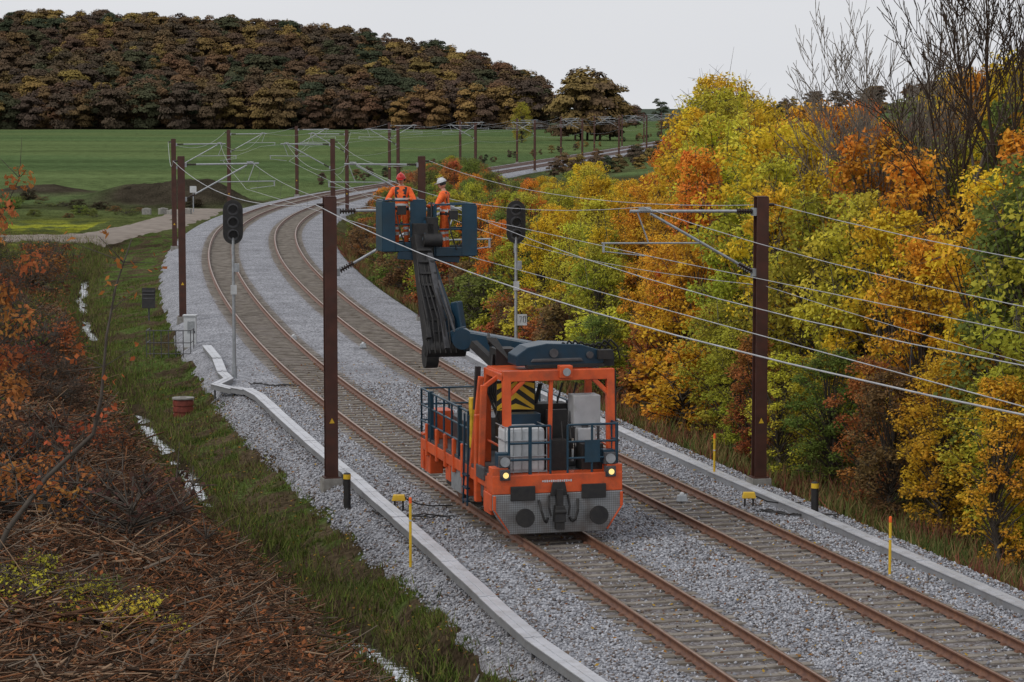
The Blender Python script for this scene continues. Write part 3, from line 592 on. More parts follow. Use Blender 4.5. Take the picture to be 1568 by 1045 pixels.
V,F=segs(A,B,R,R,5); V2,F2=segs(A2,B2,.005,.005,4)
link(bpy.data.objects.new('overhead_wires',mesh_np('overhead_wires',np.concatenate([V,V2]),[np.concatenate([F,F2+len(V)])],[M['wire'],M['dwire']],mi=[0]*len(F)+[1]*len(F2))))
# ---------------------------------------------------------------- cable troughs
def trough(name,pts,ground,w=.30):
    mb=MB(); pts=[Vector(p) for p in pts]
    for i,(a,b) in enumerate(zip(pts[:-1],pts[1:])):
        d=(b-a); L=d.length; R=Matrix.Rotation(math.atan2(d.y,d.x),3,'Z'); c=(a+b)/2+Vector((0,0,random.uniform(-.008,.008)))
        mb.box(c+Vector((0,0,-.09)),(L-.006,w-.04,.17),2,R); mb.box(c+Vector((0,0,.008)),(L-.02,w+.02,.022),0,R)
        mb.box(c+Vector((0,0,.026)),(L-.03,.06,.012),0,R)
        g=float(ground(a)); mb.cyl((a.x,a.y,g-.3),(a.x,a.y,a.z-.17),.035,n=8,mi=1)
    return mb.obj(name,[M['trough'],M['grey'],M['tside']])
M['trough']=pm('cable_duct_lid',(.58,.59,.63),(.45,.46,.49),1.2,.4,.03,metal=.25,dirt=(.28,.26,.24),dscale=3,damt=.5)
M['tside']=pm('cable_duct_side',(.34,.35,.37),(.25,.255,.27),1.5,.5,.03,metal=.3,dirt=(.18,.16,.14),dscale=3,damt=.6)
Ys=np.arange(38,84,1.9); Os=np.interp(Ys,[38,41.5,46,57,65,80],[-2.85,-3.05,-3.26,-2.92,-2.72,-2.66])
lt=[(*[float(v) for v in TP(Y,o)],.28) for Y,o in zip(Ys,Os)]+[(-9.0,85,.26),(-9.5,85.7,.2),(-10.35,87.2,.15),(-10.1,89.3,.15),(-10.6,91.5,.15),(-11.3,96,.2),(-12.3,101,.2)]
trough('cable_duct',lt,lambda a:-.1,.34)
rt=[(*[float(v) for v in TP(Y,6.85)],.20) for Y in np.arange(38,104,1.9)]
trough('cable_duct',rt,lambda a:-.3,.30)
# ---------------------------------------------------------------- small lineside objects
def post(X,Y,h=1.1,kind='y'):
    mb=MB(); z=float(ter(X,Y)) if abs(OO(X,Y)-2.25)>6 else 0.
    if kind=='y':
        mb.cyl((0,0,-.1),(0,0,h),.03,n=10,mi=0); mb.cyl((0,0,h),(0,0,h+.1),.033,n=10,mi=1); mb.cyl((0,0,h*.7),(0,0,h*.7+.03),.036,n=10,mi=2); mb.sph((0,0,h+.1),.033,1,8,4,0)
        return mb.obj('marker_post',[M['yellow'],M['hiv'],M['white']],loc=(X,Y,z))
    mb.cyl((0,0,-.1),(0,0,.62),.09,n=14,mi=0); mb.cyl((0,0,.62),(0,0,.74),.095,n=14,mi=1); mb.sph((0,0,.74),(.095,.095,.04),0,14,4,0)
    return mb.obj('bollard',[M['black'],M['yellow']],loc=(X,Y,z))
post(-4.95,66.5,1.25); post(-2.2,53.9,1.3); post(5.35,66.0,1.1); post(7.9,52.0,1.2)
post(-4.1,62.0,kind='b'); post(7.35,60.5,kind='b')
for X,Y in ((-2.75,60.6),(5.8,61.0)):
    mb=MB(); mb.box((0,0,.32),(.34,.22,.14),0,None,.8); mb.cyl((-.1,0,-.1),(-.1,0,.26),.025,n=8,mi=1); mb.cyl((.1,0,-.1),(.1,0,.26),.025,n=8,mi=1)
    mb.tube([(.15,0,.3),(.45,.1,.15),(.8,.1,.1),(1.3,.2,.1)],.02,6,1); mb.obj('junction_box',[M['yellow'],M['black']],loc=(X,Y,.05),bevel=.02)
for X,Y in ((-9.1,104.5),(4.2,61.6),(-6.0,101)):
    mb=MB(); mb.box((0,0,.12),(.3,.2,.16),0,None,.75); mb.sph((0,0,.2),.07,1,10,5,0); mb.cyl((0,0,-.1),(0,0,.1),.04,n=8,mi=0); mb.obj('axle_counter_box',[M['steel'],M['white']],loc=(X,Y,.08),bevel=.02)
mb=MB()
for X0,Y0 in ((-3.3,60.0),(-9.2,88.0),(5.9,60.2)):
    for k in range(3):
        p=[]; 
        for j in range(14): p.append((X0+.14*j+.1*math.sin(j*.9+k*2),Y0-.06*j+.22*math.sin(j*.6+k),.08+.05*abs(math.sin(j+k))))
        mb.tube(p,.018,6,0)
mb.obj('ground_cables',[M['black']])
x,y=-13.4,104.5
mb=MB(); mb.box((0,0,.75),(.5,.35,1.3),0); mb.box((0,0,1.43),(.58,.43,.06),0); mb.box((0,0,.05),(.55,.4,.12),1); mb.box((.05,-.18,.95),(.3,.012,.5),2); mb.box((.2,-.185,.75),(.03,.03,.1),3)
mb.obj('equipment_cabinet',[M['white'],M['conc'],M['steel'],M['black']],loc=(x,y,-.3),bevel=.02)
mb=MB()
for i in range(7): mb.cyl((-.9+i*.3,0,0),(-.9+i*.3,0,1.1),.018,n=6)
for z in (.15,.6,1.1): mb.cyl((-.9,0,z),(.9,0,z),.02,n=6)
for xx in (-.9,.9):
    mb.cyl((xx,0,1.1),(xx,1,1.1),.02,n=6); mb.cyl((xx,1,0),(xx,1,1.1),.02,n=6); mb.cyl((xx,0,.6),(xx,1,.6),.02,n=6)
mb.obj('metal_railing',[M['grey']],loc=(-14.0,102.2,-.4))
mb=MB(); mb.cyl((0,.05,-.1),(0,.05,1.0),.04,n=8,mi=1); mb.box((0,0,.95),(.62,.05,.95),0,Matrix.Rotation(-.15,3,'X'))
for i in range(5): mb.box((0,-.035,.6+i*.17),(.55,.02,.04),1,Matrix.Rotation(-.15,3,'X'))
mb.obj('track_sign_board',[M['black'],M['grey']],loc=(-17.0,117.5,-.1))
mb=MB()
for i in range(4): mb.cyl((0,0,-.4+i*.22),(0,0,-.25+i*.22),.36,n=20,mi=0); mb.cyl((0,0,-.25+i*.22),(0,0,-.18+i*.22),.33,n=20,mi=0)
mb.cyl((0,0,.47),(0,0,.52),.38,n=20,mi=1); mb.box((0,0,.535),(.2,.03,.03),1)
Xs,Ys_=-11.3,86; mb.obj('drainage_shaft',[M['redbrown'],M['conc']],loc=(Xs,Ys_,float(ter(Xs,Ys_))+.05))
for i in range(4):
    mb=MB(); mb.box((0,0,.3),(.8,.6,.6),0); mb.box((0,0,.62),(.4,.25,.08),0); X=-33.5+i*1.15+.2*(i%2); mb.obj('concrete_block',[M['conc']],loc=(X,231+1.2*(i%2),float(ter(X,231))-.1),bevel=.04,rz=i*.5)
mb=MB(); mb.cyl((0,0,0),(0,0,2.1),.05,n=8); mb.box((0,-.06,2.1),(.6,.05,.6),1); mb.obj('trackside_sign',[M['steel'],M['white']],loc=(-29.2,231,0))
def signal(X,Y,zb,h,sign=False):
    e=empty('railway_signal',(X,Y,zb),math.radians(8))
    mb=MB(); mb.cyl((0,0,0),(0,0,h-1.4),.065,.055,14,0); mb.box((0,0,.02),(.35,.35,.04),0); mb.box((0,0,-.35),(.5,.5,.7),1); mb.cyl((0,0,.04),(0,0,.5),.1,.1,14,0)
    mb.box((0,.1,h-1.2),(.12,.16,1.6),0)
    mb.box((.0,-.09,h*.5),(.22,.03,.34),2); mb.box((.12,.0,h*.62),(.18,.14,.3),0)
    mb.obj('post',[M['steel'],M['conc'],M['white']],e)
    mb=MB(); w,hh=.36,.80; c=h-.84; p=[(w*math.cos(a)*1.0,c+(hh-w)+w*math.sin(a)) for a in np.linspace(0,math.pi,10)]+[(w*math.cos(a),c-(hh-w)+w*math.sin(a)) for a in np.linspace(math.pi,2*math.pi,10)]
    mb.prism(p,-.03,.02,0); mb.box((0,.12,c),(.4,.22,1.25),0)
    for z in (c+.46,c+.0,c-.46):
        mb.cyl((0,-.045,z),(0,-.035,z),.135,n=18,mi=1)
        n=14; vs=[];fs=[]
        for i in range(n+1):
            a=math.pi*(-.15)+math.pi*1.3*i/n
            for yq,rq in ((-.03,.175),(-.32+.10*(1-math.sin(max(0,a))),.165)): vs.append((rq*math.cos(a),yq,z+rq*math.sin(a)))
        for i in range(n): fs.append((2*i,2*i+1,2*i+3,2*i+2))
        mb.add(vs,fs,0,True)
        mb.cyl((0,-.031,z),(0,-.036,z),.21,n=18,mi=2)
    mb.obj('signal_head',[M['black'],M['screen'],M['grey']],e)
    if sign:
        mb=MB(); mb.box((.22,-.08,1.95),(.36,.02,.42),0)
        q=-.095
        for a,b in (((.10,2.08),(.2,2.08)),((.2,2.08),(.14,1.86)),((.26,2.08),(.35,2.08)),((.26,1.86),(.35,1.86)),((.26,1.86),(.26,2.08)),((.35,1.86),(.35,2.08))): mb.beam((a[0],q,a[1]),(b[0],q,b[1]),.02,.006,1)
        mb.obj('speed_board',[M['white'],M['black']],e)
signal(-10.05,90.7,-.05,6.55); signal(.15,94.,-.1,6.45,True)
# ---------------------------------------------------------------- rail work vehicle
VY=55.9; vx,vy=TP(VY,0); phi=math.atan(-float(SL(VY)))
veh=empty('rail_maintenance_vehicle',(float(vx)+.02,float(vy),.265),phi)
L=7.4
mb=MB()
mb.bb(-1.05,-.75,.1,L,.72,1.12,0); mb.bb(.75,1.05,.1,L,.72,1.12,0)
for y in (.6,2.6,4.6,6.8): mb.bb(-.75,.75,y-.1,y+.1,.75,1.1,0)
mb.bb(-1.46,-1.30,.25,L-.1,1.05,1.32,1); mb.bb(1.30,1.46,.25,L-.1,1.05,1.32,1)
mb.bb(-1.30,1.30,.25,L-.1,1.2,1.3,0)
for (y0,y1,z0,mi) in ((.3,.95,.45,1),(1.0,1.25,.75,0),(2.5,3.1,.55,1),(3.2,4.2,.5,2),(4.3,4.8,.62,1),(6.5,L-.2,.5,1)):
    mb.bb(-1.40,-1.06,y0,y1,z0,1.05,mi); mb.bb(1.06,1.40,y0,y1,z0,1.05,mi)
mb.bb(-1.35,1.35,L-.1,L+.12,.5,1.4,1)
mb.obj('chassis',[M['grey'],M['orange'],M['steel']],veh,.02)
mb=MB()
for y in (1.75,5.7):
    mb.cyl((-.8,y,.42),(.8,y,.42),.08,n=12,mi=1)
    for s in (-1,1):
        mb.cyl((s*.69,y,.42),(s*.83,y,.42),.42,n=28,mi=0); mb.cyl((s*.665,y,.42),(s*.69,y,.42),.455,n=28,mi=0); mb.cyl((s*.83,y,.42),(s*.86,y,.42),.2,n=18,mi=1)
        mb.box((s*1.0,y,.5),(.22,.5,.3),1); mb.cyl((s*1.0,y-.15,.6),(s*1.0,y-.15,.85),.08,n=10,mi=2); mb.cyl((s*1.0,y+.15,.6),(s*1.0,y+.15,.85),.08,n=10,mi=2)
mb.obj('wheels',[M['rust'],M['black'],M['orange']],veh)
mb=MB()
pl=[(-1.5,1.0),(1.5,1.0),(1.5,.66),(1.42,.5),(1.12,.1),(-1.12,.1),(-1.42,.5),(-1.5,.66)]
mb.prism(pl,-.32,-.22,0)
mb.obj('front_plate',[M['chq']],veh,.02)
mb=MB()
mb.bb(-1.5,1.5,-.30,.25,1.005,1.42,0)
for s in (-1,1): mb.bb(s*1.43-.09,s*1.43+.09,-.22,.5,.62,1.0,0); mb.box((s*1.32,-.1,1.5),(.36,.38,.2),0)
mb.bb(-1.2,1.2,-.22,.2,.5,1.0,0)
for s in (-1,1): mb.beam((s*1.47,-.335,.98),(s*1.47,-.335,.66),.07,.03,0); mb.beam((s*1.47,-.335,.66),(s*1.13,-.335,.14),.06,.03,0)
mb.obj('headstock',[M['orange']],veh,.03)
mb=MB()
for s in (-1,1):
    mb.box((s*.82,-.34,1.02),(.56,.06,.32),0); mb.cyl((s*.85,-.32,.52),(s*.85,-.62,.52),.11,n=16,mi=0); mb.cyl((s*.85,-.62,.52),(s*.85,-.70,.52),.21,n=22,mi=0)
    mb.tube([(s*.45,-.33,.85),(s*.42,-.45,.62),(s*.36,-.47,.42),(s*.3,-.42,.36),(s*.25,-.36,.45)],.03,8,0)
    mb.tube([(s*.22,-.33,.95),(s*.24,-.42,.7),(s*.2,-.45,.5)],.025,8,0)
mb.box((0,-.42,.55),(.26,.25,.36),0,None,.8); mb.box((0,-.42,.85),(.14,.16,.5),0); mb.cyl((-.13,-.5,.6),(.13,-.5,.6),.06,n=10,mi=0); mb.box((0,-.36,1.1),(.4,.06,.3),0,None,.7)
mb.box((0,-.45,.3),(.2,.14,.2),0)
mb.obj('coupling_and_buffers',[M['black']],veh,.02)
mb=MB()
for s in (-1,1):
    mb.box((s*1.22,-.25,1.44),(.24,.16,.24),0); mb.cyl((s*1.22,-.33,1.44),(s*1.22,-.38,1.44),.105,n=18,mi=0); mb.cyl((s*1.22,-.38,1.44),(s*1.22,-.385,1.44),.065,n=18,mi=1)
    mb.box((s*1.22,-.22,1.73),(.26,.14,.26),0); mb.cyl((s*1.22,-.29,1.73),(s*1.22,-.33,1.73),.11,n=18,mi=2); mb.box((s*1.22,-.05,1.75),(.28,.25,.32),3)
mb.obj('headlamps',[M['grey'],M['lamp'],M['steel'],M['teal']],veh,.01)
mb=MB()
for i in range(14): mb.box((-.35+i*.05,-.303,1.27),(.035,.006,.05 if i%3 else .035),0)
mb.obj('lettering',[M['white']],veh)
mb=MB()
mb.bb(-1.45,1.45,-.2,L,1.322,1.40,0); mb.obj('deck',[M['grey']],veh)
mb=MB(); T=3.58; xl_,xr_=-1.0,1.42
for xx,sg in ((xl_,1),(xr_,-1)):
    mb.beam((xx,.35,1.4),(xx,.45,T),.18,.18,0); mb.beam((xx,2.2,1.4),(xx,2.2,T),.15,.15,0); mb.beam((xx,.45,T-.07),(xx,2.2,T-.07),.15,.15,0)
    mb.beam((xx+sg*.06,.43,T-.45),(xx+sg*.4,.43,T-.12),.12,.1,0)
    mb.beam((xx,.35,1.9),(xx,2.2,1.9),.05,.05,0)
mb.bb(xl_-.09,xr_+.09,.36,.54,T-.14,T+.1,0); mb.bb(xl_,xr_,2.12,2.28,T-.14,T+.04,0)
mb.bb(.2,.5,.26,.5,T-.08,T+.2,0); mb.beam((0.0,.45,1.4),(.04,.45,T-.1),.09,.09,0)
mb.bb(-1.0,-.1,1.0,2.1,T,T+.03,0)
mb.beam((-1.42,1.1,1.3),(-1.36,1.1,3.3),.12,.14,0); mb.beam((-1.42,2.0,1.3),(-1.2,2.0,3.4),.12,.12,0); mb.beam((-1.36,1.1,3.25),(-1.04,1.1,T-.1),.1,.1,0)
mb.obj('roll_frame',[M['orange']],veh,.02)
mb=MB(); mb.cyl((.35,.25,T+.06),(.35,.22,T+.06),.09,n=14,mi=0); mb.beam((1.53,.4,1.6),(1.53,.5,T+.05),.05,.18,1); mb.obj('roof_lamp',[M['steel'],M['black']],veh)
mb=MB(); mb.bb(-.96,-.06,1.5,1.54,2.66,3.34,0)
for k in range(4):
    z=2.56+k*.26
    for s in (-1,1):
        xc=-.51; pts=[(xc,z+.12),(xc+s*.44,z-.20),(xc+s*.44,z-.07),(xc,z+.25)]
        pts=[(p[0],min(max(p[1],2.66),3.34)) for p in pts]
        mb.prism(pts,1.49,1.497,1)
mb.obj('chevron_panel',[M['black'],M['yellow']],veh)
mb=MB(); mb.box((-.66,.42,1.93),(.9,.8,1.0),0); mb.obj('water_tank',[M['white']],veh,.08)
mb=MB()
for x in np.linspace(-1.14,-.18,6): mb.cyl((x,.0,1.42),(x,.0,2.46),.012,n=6)
for z in (1.45,1.8,2.15,2.46):
    mb.cyl((-1.14,0,z),(-.18,0,z),.014,n=6); mb.cyl((-1.14,0,z),(-1.14,.84,z),.014,n=6); mb.cyl((-.18,0,z),(-.18,.84,z),.014,n=6)
mb.obj('tank_cage',[M['steel']],veh)
mb=MB(); mb.box((1.05,1.25,2.65),(.64,.5,.72),0); mb.box((.98,.95,2.05),(.42,.36,.46),0); mb.cyl((.98,.95,2.28),(.98,.95,2.34),.08,n=12,mi=1); mb.bb(.6,1.3,1.0,1.5,1.4,1.5,1)
for x in (.78,1.33):
    for y in (1.05,1.45): mb.bb(x-.03,x+.03,y-.03,y+.03,1.4,2.3,1)
mb.obj('storage_boxes',[M['white'],M['grey']],veh,.03)
mb=MB(); mb.box((.4,1.0,1.9),(.5,.5,.14),0); mb.box((.4,1.27,2.3),(.5,.14,.75),0); mb.box((.4,1.0,1.6),(.3,.3,.5),0); mb.box((.2,.5,1.75),(.4,.35,.7),0); mb.box((.95,.45,1.7),(.5,.5,.6),0); mb.box((-.5,1.0,2.5),(.8,.4,.3),1)
mb.cyl((.5,.4,2.1),(.5,.55,2.45),.02,n=6,mi=0); mb.cyl((.3,.4,2.1),(.3,.5,2.5),.02,n=6,mi=0); mb.box((.55,.7,2.2),(.2,.06,.25),0)
for i in range(10): a=random.uniform(-.9,1.1); mb.tube([(a,1.6,1.4),(a+.1,1.7,1.9),(a-.1,1.8,2.5),(a+.15,2.0,3.2)],.025,6,0)
mb.box((0,2.0,2.1),(1.6,.5,1.3),0)
mb.obj('controls_and_seat',[M['black'],M['blueb']],veh,.02)
mb=MB()
def rail(pts,zs,z0=1.4,r=.024,npost=2):
    for a,b in zip(pts[:-1],pts[1:]):
        for z in zs: mb.cyl((a[0],a[1],z),(b[0],b[1],z),r,n=6)
        for i in range(npost+1): t=i/npost; x=a[0]+(b[0]-a[0])*t;y=a[1]+(b[1]-a[1])*t; mb.cyl((x,y,z0),(x,y,zs[-1]),r,n=6)
rail([(-1.1,-.2),(-.15,-.2)],(1.75,2.12,2.5),r=.028); rail([(.25,-.2),(1.38,-.2)],(1.75,2.12,2.5),r=.028); rail([(1.42,-.15),(1.42,.3)],(1.75,2.12,2.5),npost=1)
mb.beam((-.62,-.2,1.42),(-.62,-.2,2.5),.07,.05); mb.box((.82,-.21,1.9),(.35,.03,.5))
rail([(-1.42,2.35),(-1.42,L-.05)],(1.75,2.15,2.55),1.4,.026,6); rail([(1.42,2.35),(1.42,L-.05)],(1.75,2.15,2.55),1.4,.026,6); rail([(-1.42,L-.05),(1.42,L-.05)],(1.75,2.15,2.55),1.4,.026,4)
mb.beam((-1.42,3.2,1.35),(-1.42,3.2,2.6),.09,.09); mb.beam((-1.42,6.2,1.35),(-1.42,6.2,2.6),.09,.09)
for z in (.5,.8,1.1): mb.box((-1.5,2.25,z),(.1,.4,.04))
mb.beam((-1.52,2.05,.4),(-1.48,2.05,2.5),.04,.04); mb.beam((-1.52,2.45,.4),(-1.48,2.45,2.5),.04,.04)
mb.obj('railings',[M['teal']],veh)
mb=MB()
for y in (2.8,3.7,4.6,5.5,6.6): mb.bb(-1.49,-1.40,y-.07,y+.07,.95,1.75,0)
mb.box((-1.1,6.6,1.75),(.5,.7,.7),0); mb.box((-1.15,L-.2,1.0),(.6,.3,.9),0); mb.bb(-1.5,-1.35,1.3,1.5,.6,2.6,0)
mb.bb(-.9,.9,4.9,6.6,1.41,2.0,1); mb.bb(-.9,.2,3.9,4.7,1.41,2.2,1); mb.box((-1.47,.9,1.35),(.08,.7,.3),1)
mb.box((-1.05,3.0,2.2),(.35,.25,1.2),2)
mb.obj('deck_equipment',[M['orange'],M['grey'],M['yellow']],veh,.02)
# crane
mb=MB()
mb.cyl((.1,3.1,1.4),(.1,3.1,2.2),.55,n=24,mi=1); mb.cyl((.1,3.1,2.2),(.1,3.1,3.7),.3,.26,20,0); mb.box((.1,3.1,3.55),(.7,.8,.6),0,None,.85)
pts=[(-.62,3.72),(1.42,3.72),(1.47,3.88),(1.3,4.06),(.9,4.18),(.1,4.22),(-.35,4.14),(-.62,3.95)]
mb.prism(pts,1.0,1.8,0)
mb.cyl((.25,.94,4.0),(.25,1.0,4.0),.1,n=16,mi=1); mb.cyl((1.1,.94,3.94),(1.1,1.0,3.94),.08,n=16,mi=1); mb.prism([(-.3,3.80),(.95,3.80),(.9,3.88),(-.25,3.88)],.96,1.0,1)
mb.obj('crane_base',[M['blueb'],M['grey']],veh,.04)
mb=MB()
mb.box((1.45,1.6,3.80),(.6,.8,.3),0); mb.box((.5,.95,3.71),(1.8,.25,.07),0); mb.box((1.45,1.0,3.95),(.35,.3,.2),0)
for i in range(9):
    x=.4+i*.14; mb.tube([(x,1.3,4.0),(x+.1,1.1,4.22+.05*math.sin(i)),(x+.3,1.2,4.1),(x+.4,1.3,3.8)],.022,6,0)
for i in range(6): mb.tube([(-.6,1.8,3.8),(-.8-.04*i,2.2,4.25),(-.8,2.9,4.1+.04*i),(-.6,3.2,3.8)],.025,6,0)
for i in range(6): mb.tube([(-.3-.1*i,2.0,2.4),(-.75-.05*i,2.1,3.0),(-.85,2.3,3.6+.05*i),(-.4,2.6,3.9)],.03,6,0)
mb.beam((-.4,2.6,3.3),(-1.0,3.6,4.0),.18,.18,0); mb.box((-.55,2.5,3.75),(.5,.6,.5),0)
mb.beam((-1.25,2.3,2.6),(-1.2,2.3,3.6),.12,.12,0)
mb.obj('crane_hoses',[M['black']],veh)
mb=MB()
mb.beam((.3,3.3,3.85),(-1.0,4.5,4.05),.32,.40,0); mb.cyl((-1.1,4.25,4.05),(-1.0,4.75,4.05),.25,n=20,mi=0)
mb.beam((-.95,4.55,4.15),(-1.5,5.0,3.9),.3,.4,0,.8)
bd0=Vector((-1.42,4.9,3.7)); bd1=Vector((-1.72,5.9,6.45))
mb.beam(bd0+Vector((.26,0,-.05)),bd1+Vector((.02,0,-.4)),.44,.44,0,.72)
mb.beam((-.95,4.7,3.7),(-1.1,4.9,4.9),.2,.24,0)
mb.obj('main_boom',[M['blueb']],veh,.03)
mb=MB()
mb.beam(bd0+Vector((-.18,-.1,0)),bd1+Vector((-.1,-.1,0)),.50,.42,0,.66)
mb.beam(bd0+Vector((-.42,-.28,.35)),bd0+Vector((-.48,.6,2.0)),.12,.14,0)
mb.beam(bd0+Vector((.02,-.32,.1)),bd0.lerp(bd1,.85)+Vector((.05,-.27,0)),.14,.1,1)
mb.beam(bd0+Vector((.2,-.34,.5)),bd0.lerp(bd1,.62)+Vector((.14,-.32,0)),.05,.05,1)
mb.cyl(bd0+Vector((-.45,-.1,.1)),bd0+Vector((.5,-.1,.1)),.22,n=18,mi=0); mb.cyl(bd0+Vector((-.45,.1,-.1)),bd0+Vector((-.15,.1,-.1)),.3,n=18,mi=0)
for k in range(9):
    c=bd0.lerp(bd1,.08+k*.1); mb.box(c+Vector((-.08,-.31,0)),(.52-.02*k,.06,.06),0,Matrix.Rotation(-.35,3,'X'))
for k in range(6): 
    o_=Vector((-.4+.13*k,-.33,0)); mb.tube([bd0+o_,bd0.lerp(bd1,.3)+o_+Vector((.06,-.12,0)),bd0.lerp(bd1,.6)+o_*.7+Vector((-.05,-.08,0)),bd1+o_*.5],.025,6,0)
mb.box(bd1+Vector((0,0,.05)),(.5,.5,.5),0)
mb.obj('telescopic_boom',[M['black'],M['grey']],veh,.02)
def basket(cx,cy,zf,w=1.0,d=.75,h=1.18,lp=.27,rp=.36,nm='work_basket'):
    mb=MB(); x0,x1,y0,y1=cx-w/2,cx+w/2,cy-d/2,cy+d/2
    mb.bb(x0,x1,y0,y1,zf-.07,zf,1)
    for x in (x0,x1):
        for y in (y0,y1): mb.cyl((x,y,zf-.05),(x,y,zf+h),.025,n=8,mi=0)
    for z in (zf+.15,zf+.6,zf+h):
        mb.tube([(x0,y0,z),(x1,y0,z),(x1,y1,z),(x0,y1,z),(x0,y0,z)],.024,8,0)
    mb.bb(x0-.05,x0-.02,y0,y1,zf-.05,zf+h-.02,0); mb.bb(x1+.02,x1+.05,y0,y1,zf-.05,zf+h-.02,0)
    if lp: mb.bb(x0-.04,x0+lp,y0-.05,y0-.02,zf-.05,zf+h-.03,0)
    mb.bb(x1-rp,x1+.04,y0-.05,y0-.02,zf-.05,zf+h-.02,0); mb.bb(x0+lp,x1-rp,y0-.045,y0-.02,zf-.05,zf+.16,0)
    mb.box((x0+.42,y0-.08,zf+.95),(.2,.14,.22),1); mb.tube([(x0+.3,y0-.05,zf+.9),(x0+.35,y0-.14,zf+.5),(x0+.5,y0-.1,zf+.1)],.02,6,1)
    mb.obj(nm,[M['teal'],M['black']],veh,.008)
basket(-2.15,6.3,6.12); basket(-.92,6.1,6.0,.98,lp=0,rp=.34,h=1.2)
mb=MB(); mb.beam((-2.3,6.0,5.98),(-.8,5.85,5.88),.2,.2,0); mb.beam((-1.72,5.8,6.2),(-1.5,5.9,6.75),.3,.35,0); mb.box((-1.5,5.8,6.65),(.28,.3,.5),1); mb.cyl((-1.75,5.6,6.35),(-1.3,5.6,6.35),.16,n=16,mi=1); mb.cyl((-1.5,5.8,6.9),(-1.5,5.8,7.25),.03,n=8,mi=1)
mb.obj('basket_carrier',[M['blueb'],M['black']],veh,.02)
